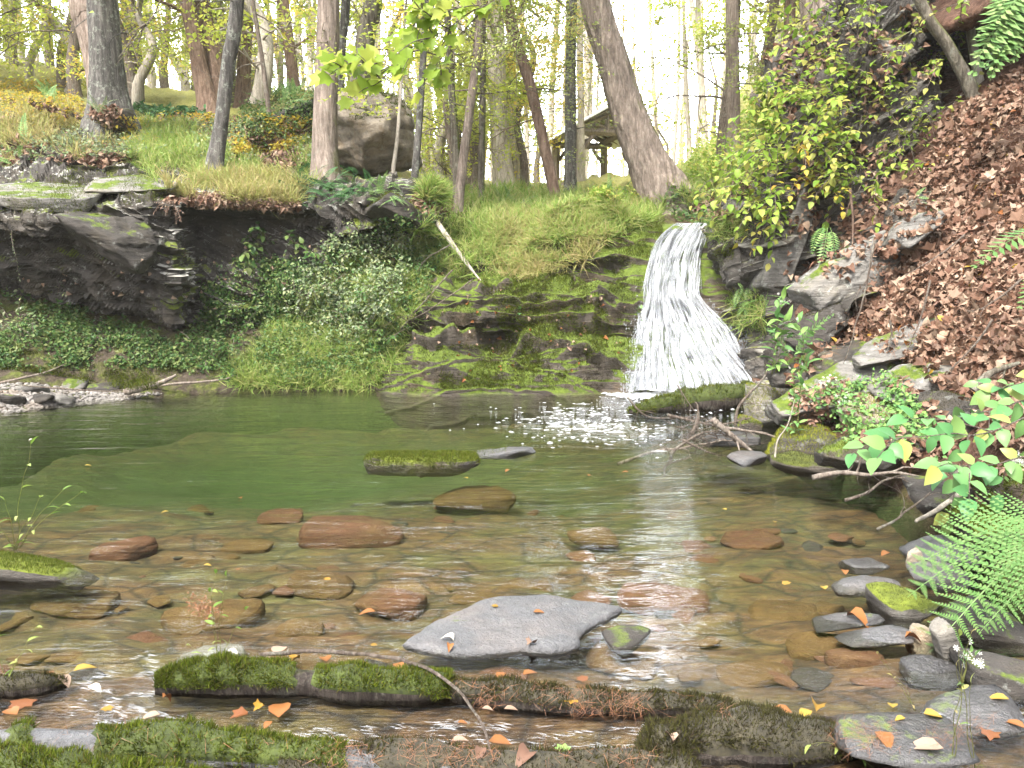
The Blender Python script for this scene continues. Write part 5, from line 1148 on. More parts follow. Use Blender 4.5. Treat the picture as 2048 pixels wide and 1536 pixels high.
for i, (a, b, Y, lb) in enumerate([((905, 540), (800, 660), 9.3, 'curved bare root hanging over the dark ledge face'), ((945, 560), (810, 645), 9.3, 'second bare root fanning down the dark ledge face'), ((915, 655), (875, 685), 9.25, 'short root near the foot of the dark ledge face'), ((900, 490), (835, 545), 9.9, 'dead twig branching left from the pale fallen pole'), ((700, 20), (620, 40), 9, 'dead stub')][:4]):
    stick([a, ((a[0] + b[0]) / 2 - 14, (a[1] + b[1]) / 2 + (14 if i < 2 else 0)), b], Y, .008, lb, 695 + i, B_TWIG, 4)

# ------------------------------------------------------------------ ground cover
rg = np.random.default_rng(11)
UPV = lambda n: A([[0, 0, 1.]]).repeat(n, 0)
def cover(name, parts, kind='stuff'):
    """parts: (material, template, poly, n, size, height, tilt, dens, normal mix, sy)"""
    for mat in {id(p[0]): p[0] for p in parts}.values():
        mb = MB()
        for (m, T, poly, n, size, hgt, tilt, dens, nm_, sy) in parts:
            if m is not mat: continue
            pos, nr = pscatter(poly, n, rg, dens=dens, only=.12 if poly is SLOPE else None); 
            if not len(pos): continue
            k = len(pos); d = np.clip(pos[:, 1] / 9, .3, 3)[:, None] ** .35
            up = nr * nm_ + UPV(k) * (1 - nm_); up /= np.linalg.norm(up, axis=1, keepdims=True) + 1e-9
            pos = pos + up * (hgt * rg.random(k) ** 1.4)[:, None] + nr * .01
            mb.add(*inst(T, pos, frames(up, rg, tilt), size * rg.uniform(.55, 1.25, k) * d[:, 0], None if sy is None else A([sy]).repeat(k, 0)))
        o = mb.build(name, mat, None, False); o['kind'] = kind
SLOPE = None
LOWBANK = [(-60, 585), (60, 590), (150, 610), (260, 650), (350, 690), (400, 640), (430, 520), (640, 520), (700, 560), (740, 640), (740, 700), (640, 760), (450, 765), (340, 740), (150, 745), (-60, 740)]
cover('undergrowth', [
 (G_IVY, LEAF4, LOWBANK, 15000, .045, .10, .7, 1.1, .7, None),
 (G_IVY, LEAF4, [(380, 520), (500, 520), (600, 530), (640, 520), (660, 640), (420, 640)], 2200, .045, .06, .8, 1.3, .7, None),
 (G_IVY, LEAF4, [(540, 600), (700, 470), (850, 430), (880, 500), (860, 600), (800, 700), (740, 775), (560, 775), (440, 765), (460, 700)], 12000, .045, .22, .7, .8, .5, None),
 (G_PALE, LEAF4, [(600, 560), (690, 480), (800, 470), (830, 540), (790, 640), (700, 720), (620, 700)], 6500, .045, .30, .7, .8, .5, None),
 (G_PALE, LEAF4, [(-60, 300), (60, 290), (300, 240), (640, 270), (640, 330), (440, 340), (300, 320), (100, 320), (-60, 330)], 5000, .05, .16, .7, 1.0, .3, None),
 (G_YEL, LEAF4, [(240, 235), (450, 240), (640, 250), (640, 300), (450, 320), (200, 300)], 3800, .06, .14, .5, 1.1, .3, None),
 (G_YEL, LEAF4, [(-60, 170), (150, 160), (170, 240), (-60, 300)], 2200, .06, .14, .5, 1.0, .3, None),
 (G_FERND, LEAFN, [(250, 215), (340, 225), (420, 230), (300, 235)], 500, .12, .12, .6, None, .3, None),
 (G_IVY, LEAF4, [(480, 185), (640, 170), (640, 300), (480, 300)], 2500, .05, .12, .7, 1.0, .5, None),
 (G_BUSH, LEAF4, [(1380, 300), (1560, 200), (1560, 330), (1470, 400), (1380, 410)], 4500, .06, .4, .7, .8, .4, None),
 (G_BUSH, LEAF4, [(1180, 385), (1330, 400), (1330, 420), (1180, 415)], 1500, .05, .2, .7, .8, .4, None),
 (G_IVY, LEAF4, [(1330, 380), (1440, 390), (1480, 440), (1420, 460), (1340, 440)], 900, .05, .12, .7, .8, .4, None)])
cover('grass', [
 (G_GRASS, BLADE, [(850, 400), (1000, 395), (1200, 380), (1330, 405), (1320, 440), (1180, 500), (1000, 560), (900, 560), (860, 500)], 9000, .14, 0, .4, .9, .5, (1.5, 1.5, 1)),
 (G_GRASS, BLADE, [(1000, 400), (1330, 400), (1330, 440), (1050, 500)], 7000, .13, 0, .5, .9, .5, (1.5, 1.6, 1)),
 (G_STRAW, BLADE, [(980, 430), (1330, 400), (1330, 440), (1230, 455), (1180, 520), (1050, 565), (980, 550)], 5500, .13, 0, .5, 1.1, .5, (1.4, 2.0, 1)),
 (G_GRASS, BLADE, [(560, 640), (700, 520), (860, 440), (890, 520), (850, 640), (760, 770), (560, 775), (470, 770)], 14000, .15, 0, .5, .8, .6, (1.2, 1.6, 1)),
 (G_GRASS, BLADE, [(450, 735), (600, 700), (740, 720), (740, 785), (450, 778)], 4500, .16, 0, .5, .8, .6, (1.2, 1.9, .8)),
 (G_STRAW, BLADE, [(330, 360), (600, 360), (600, 412), (330, 400)], 5000, .20, 0, .4, .9, .3, (1.1, 1.3, 1)),
 (G_GRASS, BLADE, [(280, 250), (640, 260), (640, 370), (330, 380), (250, 320)], 8000, .17, 0, .4, .9, .3, (1.2, 1.2, 1)),
 (G_STRAW, BLADE, [(-60, 210), (160, 220), (330, 300), (200, 320), (-60, 330)], 4000, .2, 0, .4, .9, .3, (1.2, 1.2, 1)),
 (G_GRASS, BLADE, [(1420, 430), (1480, 400), (1500, 470), (1420, 500)], 900, .12, 0, .5, .6, .6, (1.2, 1.4, .8)),
 (G_GRASS, BLADE, [(1450, 580), (1530, 590), (1530, 680), (1470, 660)], 900, .16, 0, .6, .8, .8, (1.3, 2.0, -.4)),
 (G_GRASS, BLADE, [(1300, 350), (1500, 300), (1460, 400), (1380, 420)], 2500, .18, 0, .4, .9, .3, (1.2, 1.2, 1)),
 (G_GRASS, BLADE, [(850, 385), (1120, 382), (1120, 400), (850, 410)], 4000, .22, 0, .4, .9, .3, (1.5, 1.2, 1))])
# moss fuzz on the ledge and the drier rock tops
cover('moss', [
 (MOSSM, MOSSB, [(980, 440), (1330, 440), (1300, 560), (1180, 600), (1280, 640), (1260, 690), (1200, 700), (1100, 780), (880, 780), (870, 690), (1020, 690), (960, 575)], 30000, .035, 0, .4, 1.2, .7, None),
 (MOSSD, MOSSB, [(740, 700), (900, 560), (1280, 560), (1280, 700), (1200, 780), (740, 785)], 16000, .03, 0, .5, 1.0, .8, None),
 (MOSSM, MOSSB, [(130, 340), (330, 345), (330, 400), (130, 430), (0, 430), (0, 395)], 3000, .03, 0, .4, 1.3, .5, None),
 (MOSSM, MOSSB, [(0, 700), (420, 720), (440, 775), (250, 780), (100, 750), (0, 740)], 6000, .035, 0, .5, 1.2, .6, None),
 (MOSSM, MOSSB, [(1405, 450), (1470, 430), (1470, 520), (1430, 560)], 2500, .03, 0, .5, 1.0, .8, None)])
# leaf litter and needles
SLOPE = [(1560, 770), (1640, 690), (1730, 590), (1740, 500), (1800, 400), (1860, 330), (1900, 240), (2060, 130), (2100, 100), (2100, 960), (1990, 880), (1900, 790), (1800, 715), (1710, 690), (1640, 735), (1590, 770)]
cover('leaf_litter', [
 (DEAD, LEAFD, SLOPE, 8500, .075, .06, .8, 1.6, .85, (1.2, 1, 1)),
 (DEAD, MAPLEC, SLOPE, 2600, .07, .08, .8, 1.2, .85, None),
 (DEAD, LEAF9, [(1580, 790), (1780, 740), (1850, 800), (1930, 860), (1980, 930), (2060, 960), (1900, 960), (1700, 880), (1600, 850)], 900, .06, .03, .7, 1.8, .9, None),
 (G_ASTER, LEAF4, [(1600, 790), (1780, 750), (1900, 880), (1900, 960), (1700, 900)], 1400, .045, .07, .6, 1.5, .7, None),
 (DEAD, MAPLEC, SLOPE, 500, .115, .09, .7, .8, .85, None), (DEAD, LEAF4, SLOPE, 5000, .03, .04, .8, 1.0, .9, None),
 (DEADP, MAPLEC, SLOPE, 320, .065, .07, .8, 1, .85, None),
 (DEADY, LEAF9, SLOPE, 130, .07, .07, .6, 1, .9, None), (DEADO, LEAF9, SLOPE, 150, .07, .06, .6, 1, .9, None),
 (DEAD, LEAFD, [(1480, 20), (1800, 0), (1880, 120), (1800, 380), (1700, 560), (1560, 560), (1600, 300)], 900, .08, .05, .8, 1.2, .6, None),
 (DEAD, LEAFD, [(330, 385), (600, 395), (600, 418), (330, 405)], 900, .06, .03, .6, None, .8, None),
 (DEAD, LEAFD, [(-60, 190), (400, 230), (640, 250), (640, 340), (300, 325), (-60, 330)], 3500, .07, .03, .6, 1.2, .8, None),
 (DEAD, LEAFD, [(1370, 380), (1500, 350), (1480, 430), (1400, 440)], 900, .08, .03, .6, 1, .8, None),
 (DEAD, LEAFD, [(820, 395), (930, 410), (900, 430), (840, 425)], 300, .07, .02, .6, None, .8, None),
 (DEADP, LEAFD, [(0, 560), (740, 700), (1250, 700), (1250, 560), (900, 540), (600, 460), (0, 560)], 120, .05, .03, .5, None, .9, None),
 (DEADO, LEAFD, [(880, 540), (1260, 560), (1240, 770), (900, 770)], 35, .05, .02, .5, None, .9, None),
 (DEADP, LEAFD, [(390, 398), (590, 400), (590, 418), (390, 412)], 260, .06, .03, .5, None, .9, None)])
cover('pine_needles', [
 (NEED, NEEDLE, SLOPE, 9000, .11, .05, .5, 1.2, .9, (1.1, 1, 1)),
 (NEED, NEEDLE, [(880, 1370), (1450, 1395), (1460, 1440), (900, 1420)], 500, .07, .012, .3, .8, .8, (.9, 1, 1)),
 (NEED, NEEDLE, [(560, 1500), (1100, 1480), (1300, 1500), (1320, 1536), (560, 1536)], 420, .07, .012, .3, .8, .8, (.9, 1, 1)),
 (NEED, NEEDLE, [(1650, 1450), (1990, 1440), (2000, 1500), (1680, 1510)], 420, .06, .012, .3, .8, .8, (.9, 1, 1)),
 (NEED, NEEDLE, [(0, 1450), (640, 1450), (700, 1530), (0, 1500)], 60, .07, .02, .3, None, .8, (.9, 1, 1))])
# ------------------------------------------------------------------ leafy plants
def on_water(px, py):
    h_ = hit(px, py); w_ = Pz(px, py, .004) if py > 770 else None
    if w_ is not None and (h_ is None or w_[1] < h_[0][1]): return w_, A([0, 0, 1.])
    return h_
def along(c, sp, rng, size, lead=.12, up=(0, 0, 1), spread=.9, face=0):
    """alternate leaves along curve c: positions and frames"""
    L = np.linalg.norm(np.diff(c, axis=0), axis=1).sum(); n = max(2, int(L * (1 - lead) / sp)); pos = []; Rm = []
    for k in range(n + 1):
        f = lead + (1 - lead) * k / n; i = int(min(len(c) - 2, f * (len(c) - 1))); d = c[i + 1] - c[i]; d /= np.linalg.norm(d) + 1e-9
        u = A(up, float) + rng.normal(size=3) * .35; s = np.cross(d, u); s /= np.linalg.norm(s) + 1e-9
        sg = 0 if k == n else (1 if k % 2 else -1)
        y = d * (.55 if sg else 1) + s * sg * spread + A([0, 0, -.25]) + rng.normal(size=3) * .18; y /= np.linalg.norm(y)
        z = u - y * (u @ y); z /= np.linalg.norm(z); x = np.cross(y, z); pos.append(c[i]); Rm.append(np.stack([x, y, z], 1))
    return A(pos), A(Rm)
def leafy(name, stems, size, mat, T, sp, label, cat, seed, srad=.003, smat=None, group=None, up=(0, 0, 1), extra=None, side=0, flowers=None, spread=.9):
    """stems: list of 3-D polylines"""
    rg = np.random.default_rng(seed); base = A(stems[0][0], float); e = empty(name, base, label, cat, group)
    ms = MB(); ml = MB(); allc = []
    for s_ in stems:
        c = crom(A(s_, float), 26); L = np.linalg.norm(c[-1] - c[0]); c[1:] += .03 * L * np.stack([vnoise(c[1:] * 4 / max(L, .1) + 9 * k, seed) for k in range(3)], 1)
        allc.append(c)
        for q in range(side):
            i = rg.integers(4, 22); d = c[i + 2] - c[i]; d /= np.linalg.norm(d) + 1e-9; d = d + rg.normal(size=3) * .7; d /= np.linalg.norm(d); l2 = L * rg.uniform(.25, .5)
            allc.append(crom(A([c[i], c[i] + d * l2 * .5, c[i] + d * l2 + A([0, 0, -.1 * l2])]), 14))
    for c in allc:
        ms.add(*tube(c, np.linspace(srad, srad * .3, len(c)), 5, False))
        pos, Rm = along(c, sp, rg, size, up=up, spread=spread); sz = size * rg.uniform(.65, 1.15, len(pos)); ml.add(*inst(T, pos, Rm, sz))
    ms.build('stem', smat or B_STEM, e, True, base); ml.build('leaves', mat, e, True, base)
    if flowers:
        mf_ = MB(); 
        for (c, n, r) in flowers:
            pp = A(c) + rg.normal(size=(n, 3)) * r
            for p in pp:
                k = 7; a = np.linspace(0, 2 * PI, k, endpoint=False); w_ = .13
                T_ = (np.vstack([np.stack([np.cos(a - w_), np.sin(a - w_), a * 0 + .2], 1), np.stack([np.cos(a + w_), np.sin(a + w_), a * 0 + .2], 1), [[0, 0, 0]]]), [A([[i, i + k, 2 * k] for i in range(k)])])
                mf_.add(*inst(T_, p[None], frames(A([[0, -.6, .7]]), rg, .5), .011))
        mf_.build('flowers', WHITEF, e, False, base)
    return e
# bright leaves hanging into the top centre
SB = [[(1010, -60, 4.6), (975, 10, 4.5), (900, 60, 4.4), (820, 95, 4.3), (740, 130, 4.2), (645, 168, 4.1)], [(860, -60, 4.4), (850, 20, 4.4), (835, 80, 4.3), (800, 150, 4.2)], [(900, 60, 4.4), (840, 20, 4.3), (800, 10, 4.2)], [(820, 95, 4.3), (760, 160, 4.2), (700, 200, 4.1)], [(760, 125, 4.2), (700, 125, 4.1), (660, 150, 4.0)], [(975, 10, 4.5), (940, 15, 4.4), (890, 20, 4.3)], [(900, 60, 4.4), (880, 110, 4.4), (885, 150, 4.4)]]
leafy('maple_branch', [[P(*q) for q in s] for s in SB], .085, G_MAPLE, MAPLE, .085, 'bright backlit maple branch hanging in from the top centre', 'branch', 801, .004, B_TWIG, up=(0, -.8, .6), side=3)
SBm = [[(1120, -40, 5.5), (1000, 30, 5.4), (880, 70, 5.3), (800, 90, 5.2)], [(640, -40, 5.6), (720, 40, 5.4), (800, 70, 5.3)]]
leafy('hemlock_spray', [[P(*q) for q in s] for s in [[(1130, -60, 6), (1060, 60, 6), (980, 100, 6)], [(1050, 20, 6.2), (1000, 90, 6.2), (930, 130, 6.2)], [(1120, 10, 6.2), (1170, 90, 6.2), (1200, 180, 6.3)]]], .03, G_HEM, LEAFN, .02, 'fine dark hemlock spray drooping beside the bright maple branch', 'branch', 802, .003, B_TWIG, side=9)
leafy('bare_branch', [[P(*q) for q in s] for s in [[(330, -40, 7), (310, 30, 7), (280, 60, 7), (255, 80, 7)], [(300, 40, 7), (270, 80, 7.1), (240, 110, 7.1)]]], .02, G_HEM, LEAFN, .05, 'thin dark branch dropping in at the top between the left trunks', 'branch', 803, .006, B_TWIG, side=5)
# bush in front of the crag
def shrub(pts, n, L, dirv, size, mat, label, seed, T=LEAF9, sp=.075, side=2, out=.35, smat=B_TWIG):
    rg = np.random.default_rng(seed); stems = []
    pos, nr = pscatter(pts, n, rg, 30)
    dv = A(dirv, float)
    for p in pos:
        d = dv + rg.normal(size=3) * .45; d /= np.linalg.norm(d); l = L * rg.uniform(.5, 1.1); o_ = A([0, -out * rg.random(), 0])
        stems.append([p, p + d * l * .4 + o_ * .5 + A([0, 0, .12 * l]), p + d * l * .75 + o_ + A([0, 0, .1 * l]), p + d * l + o_ * 1.2 + A([0, 0, -.1 * l])])
    return leafy('shrub', stems, size, mat, T, sp, label, 'shrub', seed, .005, smat, side=side)
shrub([(1560, 230), (1700, 120), (1760, 200), (1700, 330), (1560, 360)], 30, .9, (-.8, -.3, .25), .10, G_BUSH, 'yellow-green shrub spilling left off the top of the crag', 811)
shrub([(1540, 300), (1720, 260), (1740, 400), (1560, 420)], 30, .85, (-.8, -.4, .1), .10, G_BUSH, 'dense bright shrub covering the middle of the crag', 812)
shrub([(1700, 60), (1860, 100), (1850, 260), (1720, 260)], 22, .8, (-.6, -.3, .4), .08, G_BUSH, 'airy shrub at the top of the crag below the pale sapling', 813)
shrub([(1500, 400), (1650, 400), (1640, 470), (1500, 480)], 12, .6, (-.6, -.4, .1), .08, G_BUSH, 'small leafy shrub over the upright pale slab', 814)
shrub([(1720, 260), (1880, 250), (1840, 360), (1720, 420)], 18, .8, (-.6, -.4, .2), .075, G_BUSH, 'tangled shrub with bare stems where the leaf litter begins', 815, sp=.11, side=4)
shrub([(1620, 60), (1720, 0), (1760, 60), (1640, 130)], 12, 1.0, (-.8, -.2, .4), .08, G_BUSH, 'loose branches of leaves across the broad trunk behind the crag', 816, sp=.09)
shrub([(1455, 360), (1540, 330), (1540, 430), (1455, 440)], 10, .6, (-.7, -.2, .3), .075, G_BUSH, 'shrub beside the conifer trunk above the falls', 817)
shrub([(1530, 330), (1620, 300), (1640, 420)], 5, .8, (-.6, -.5, -.5), .08, G_YEL, 'drooping yellow-leaved stems beside the upright pale slab', 818)
shrub([(640, 470), (820, 440), (830, 530), (680, 560)], 13, .3, (-.1, -.4, .8), .045, G_PALE, 'pale-leaved bush with upright shoots on the weedy bank under the dark slab', 819, sp=.035)
shrub([(560, 560), (700, 560), (700, 680), (600, 690)], 14, .4, (-.1, -.5, .7), .045, G_PALE, 'pale speckled bush lower on the weedy bank', 820, sp=.035)
shrub([(380, 660), (490, 660), (490, 730), (380, 730)], 12, .35, (0, -.5, .6), .055, G_IVY, 'bluish green leafy bush near the waterline under the outcrop', 821, sp=.035)
shrub([(700, 600), (800, 590), (790, 700), (700, 720)], 14, .4, (.1, -.5, .6), .05, G_IVY, 'leafy green bush at the foot of the weedy bank', 822, sp=.04)
shrub([(430, 480), (640, 480), (640, 520), (430, 520)], 9, .3, (0, -.6, .3), .10, G_IVY, 'broad-leaved plant clinging under the smooth dark overhang', 823, sp=.07)
shrub([(0, 580), (120, 590), (100, 690), (0, 700)], 10, .4, (.2, -.5, .6), .05, G_PALE, 'small pale bush under the outcrop at the far left', 824, sp=.05)
shrub([(1850, 60), (1980, 20), (1980, 140), (1880, 180)], 8, .6, (-.5, -.5, .2), .08, G_BUSH, 'sprig of leaves between the two crossing saplings', 825, sp=.08)
# ferns
def frondset(name, L, mat, T, label, cat='fern', group=None, w_=1.0, smat=None):
    """L: (base xyz, tip xyz, width factor)"""
    base = A(L[0][0], float); e = empty(name, base, label, cat, group); mb = MB()
    rg = np.random.default_rng(len(label))
    for b, t, wf_ in L:
        b, t = A(b, float), A(t, float); y = t - b; l = np.linalg.norm(y); y /= l; u = A([0, -.45, 1]) + rg.normal(size=3) * .15; z = u - y * (u @ y); z /= np.linalg.norm(z); x = np.cross(y, z)
        mb.add(*inst(T, b[None], np.stack([x, y, z], 1)[None], l, [[wf_ * w_, 1, 1]]))
    mb.build('fronds', mat, e, False, base); return e
def PF(a, b): return (P(*a), P(*b), 1.0)
frondset('fern', [PF((2095, 1040, 3.2), (1838, 1150, 2.95)), PF((2110, 1060, 3.1), (1880, 1258, 2.75)), PF((2120, 1020, 3.4), (1842, 1105, 3.2)), PF((2130, 1100, 3.0), (1985, 1225, 2.7)), PF((2140, 1070, 3.1), (1930, 1200, 2.8))], G_FERNL, FRONDH, 'large bright green fern arching over the stones at lower right')
frondset('fern', [PF((2110, 455, 5.0), (1944, 512, 4.9)), PF((2120, 520, 5.0), (2035, 600, 4.8))], G_FERNL, FROND, 'pale fern frond curling in from the right edge over the leaf litter')
frondset('fern', [PF((1585, 720, 7.3), (1655, 618, 7.2)), PF((1590, 720, 7.3), (1625, 640, 7.1)), PF((1580, 720, 7.2), (1540, 650, 7.1))], G_FERNL, FROND, 'fern standing among the asters right of the falls')
frondset('fern', [PF((1655, 455, 8.4), (1642, 535, 8.2)), PF((1650, 450, 8.4), (1620, 500, 8.2)), PF((1660, 455, 8.4), (1672, 520, 8.2))], G_FERN, FROND, 'little fern hanging in the dark hollow of the crag')
frondset('fern', [PF((1830, 395, 7.4), (1880, 400, 7.3)), PF((1830, 395, 7.4), (1850, 372, 7.4)), PF((1840, 400, 7.4), (1870, 420, 7.3))], G_FERN, FROND, 'tiny fern in the upper leaf litter above the small grey slab')
rg = np.random.default_rng(31)
frondset('fern', [PF((2060 + rg.normal() * 40, rg.uniform(-60, 30), 7.4), (2000 + rg.normal() * 45, rg.uniform(40, 150), 7.1)) for k in range(22)], G_FERN, FROND, 'ferns hanging in a curtain from the top right corner')
def clump(name, poly, n, L, mat, label, seed, dirv=(0, -.6, .1), cat='fern'):
    r = np.random.default_rng(seed); pos, nr = pscatter(poly, n, r, 40); out = []
    for p in pos:
        d = A(dirv) + r.normal(size=3) * A([.7, .35, .3]); d /= np.linalg.norm(d); out.append((p, p + d * L * r.uniform(.6, 1.15), r.uniform(.6, .9)))
    return frondset(name, out, mat, FROND, label, cat)
clump('fern_clump', [(560, 345), (640, 330), (650, 395), (570, 400)], 75, .34, G_FERND, 'left part of the dark fern mat under the large straight trunk', 832)
clump('fern_clump', [(640, 325), (740, 345), (740, 400), (650, 400)], 85, .34, G_FERND, 'middle of the dark fern mat spilling over the outcrop edge', 833)
clump('fern_clump', [(730, 350), (820, 375), (820, 400), (730, 400)], 45, .30, G_FERN, 'right end of the dark fern mat by the thin dark trunk', 834)
clump('fern_clump', [(-30, 270), (60, 290), (60, 340), (-30, 340)], 26, .45, G_FERN, 'bluish ferns at the left edge above the pale slab', 835, (0, -.4, .5))
clump('fern_clump', [(85, 190), (125, 195), (120, 212), (85, 212)], 12, .5, G_FERN, 'upright bright fern left of the thickest trunk', 836, (0, -.2, 1))
clump('fern_clump', [(520, 170), (640, 165), (640, 210), (520, 215)], 40, .45, G_FERN, 'ferns on the mound left of the perched boulder', 837, (0, -.4, .5))
clump('fern_clump', [(-20, 660), (40, 665), (40, 710), (-20, 710)], 12, .3, G_FERN, 'dark little fern at the left edge under the outcrop', 838, (0, -.5, .3))
clump('fern_clump', [(180, 215), (220, 222), (215, 240), (180, 240)], 10, .35, G_PALE, 'pale ferny plant on the small mossy boulder', 839, (0, -.4, .6))
clump('fern_clump', [(1470, 560), (1540, 580), (1530, 620), (1480, 620)], 20, .25, G_FERN, 'wet ferns hanging beside the right edge of the falls', 840, (0, -.5, -.4))
clump('fern_clump', [(1200, 385), (1330, 395), (1330, 412), (1200, 405)], 30, .4, G_FERN, 'ferns in front of the pavilion deck', 841, (0, -.3, .6))
clump('fern_clump', [(1000, 395), (1040, 400), (1040, 415), (1000, 415)], 10, .35, G_FERN, 'small fern before the thick pale furrowed trunk', 842, (0, -.3, .6))
# large serrated leaves at right
BL = [([(2090, 830, 3.9), (1980, 860, 3.8), (1880, 875, 3.75), (1790, 890, 3.7), (1700, 915, 3.6)], 'leafy branch of broad green leaves reaching farthest out over the water', 851),
      ([(2090, 905, 3.7), (2000, 920, 3.65), (1930, 935, 3.6), (1880, 965, 3.5)], 'lower leafy branch with broad leaves above the pale root end', 852),
      ([(2100, 790, 4.1), (2020, 812, 4.05), (1950, 825, 4.0), (1890, 850, 4.0)], 'leafy branch with some yellowing leaves behind the farthest reaching one', 853),
      ([(2100, 745, 4.3), (2040, 765, 4.2), (1980, 785, 4.2)], 'short leafy sprig at the right edge above the broad-leaved branches', 854)]
for pl, lb, sd_ in BL: leafy('leafy_branch', [[P(*q) for q in pl]], .105, G_LEAFL, LEAF9, .055, lb, 'branch', sd_, .004, B_TWIG, up=(0, -.55, .8), side=3)
# asters and other stemmed plants
def stems_at(px, py, hpx, n, rng, lean=.15, Y=None):
    h_ = hit(px, py); b = h_[0] if Y is None else P(px, py, Y); H = M(hpx, b[1]); out = []
    for k in range(n):
        t = b + A([rng.normal() * lean * H, -abs(rng.normal()) * lean * H, H * rng.uniform(.65, 1.05)]); out.append([b + A([rng.normal() * .02, 0, -.02]), (b + t) / 2 + A([0, 0, H * .08]), t])
    return out
for i, (px, py, hp, n, ls, fl, lb, mt, T) in enumerate([
 (1548, 745, 150, 6, .13, 8, 'leafy aster beside the foot of the falls with long narrow leaves', G_ASTER, LEAFN),
 (1610, 745, 110, 3, .12, 0, 'broad-leaved aster stem right of the leafy one by the falls', G_ASTER, LEAFN),
 (1590, 870, 150, 6, .085, 10, 'pale green aster standing in front of the long grey slab', G_ASTER, LEAFN),
 (1640, 850, 90, 4, .07, 0, 'small seedling in the moss right of the pale green aster', G_ASTER, LEAFN),
 (1690, 850, 60, 3, .05, 26, 'aster with a spray of white flowers on the moss patched rock', G_ASTER, LEAFN),
 (1650, 800, 50, 3, .05, 20, 'white flowered aster by the long grey slab', G_ASTER, LEAFN),
 (1930, 1360, 70, 4, .04, 14, 'faded white aster leaning over the leaning slate', G_ASTER, LEAFN),
 (2030, 960, 60, 3, .05, 20, 'white aster among the broad leaves at the right edge', G_ASTER, LEAFN),
 (1280, 640, 22, 3, .05, 0, 'tiny green sprout on the ledge face left of the falls', G_ASTER, LEAF9),
 (1040, 640, 22, 5, .055, 0, 'small round-leaved sprout on the dark ledge face', G_ASTER, LEAF9)]):
    r = np.random.default_rng(900 + i); st_ = stems_at(px, py, hp, n, r); leafy('aster' if fl else 'seedling', st_, ls, mt, T, .05, lb, 'aster' if fl else 'seedling', 900 + i, .0025, B_STEM, flowers=[(s[-1], max(1, fl // n), .02) for s in st_] if fl else None)
def blades(px, py, tips, Y, label, seed, mat=G_GRASS, ls=.035, cat='sprig', sp=.07, r=.0013):
    b = P(px, py, Y); return leafy('sprig', [[b, (b + P(tx, ty, Y - .05)) / 2 + A([0, 0, .01]), P(tx, ty, Y - .08)] for tx, ty in tips], ls, mat, LEAFN, sp, label, cat, seed, r, B_STEM, spread=.5)
blades(435, 1345, [(428, 1142), (455, 1150), (418, 1185), (492, 1218), (380, 1290), (470, 1330)], 2.6, 'tuft of thin green grass stems growing from the low mossy log', 921)
blades(30, 1100, [(62, 885), (160, 980), (125, 975), (85, 990), (10, 1000), (-10, 1040)], 3.62, 'willowy sapling sprouting from the mossy rock at the left edge', 922, ls=.055, sp=.10, r=.002)
blades(10, 1365, [(75, 1255), (50, 1300), (-20, 1240)], 2.5, 'single grass stem leaning at the left edge by the dark log end', 923)
blades(1905, 1545, [(1932, 1260), (1915, 1330)], 2.05, 'tall dry stalk rising in the lower right corner', 924, G_STRAW, ls=.03, sp=.14, r=.0016)
blades(1950, 1560, [(1918, 1262), (1945, 1370)], 2.05, 'second purple stalk beside the tall dry one', 925, ls=.03, sp=.14, r=.0016)
blades(1830, 1420, [(1756, 1305), (1790, 1350)], 2.35, 'drooping thin stalk with one pale bud in front of the drowned slabs', 926, G_STRAW, ls=.02, sp=.12, r=.0012)
blades(1680, 1495, [(1620, 1490), (1770, 1510), (1760, 1545)], 2.15, 'green grass blade trailing over the bottom right rocks', 927)
blades(1470, 1230, [(1480, 1180)], 3.0, 'lone hair-thin stem standing in the right shallows', 928, r=.0009, sp=.3, ls=.01) if False else None
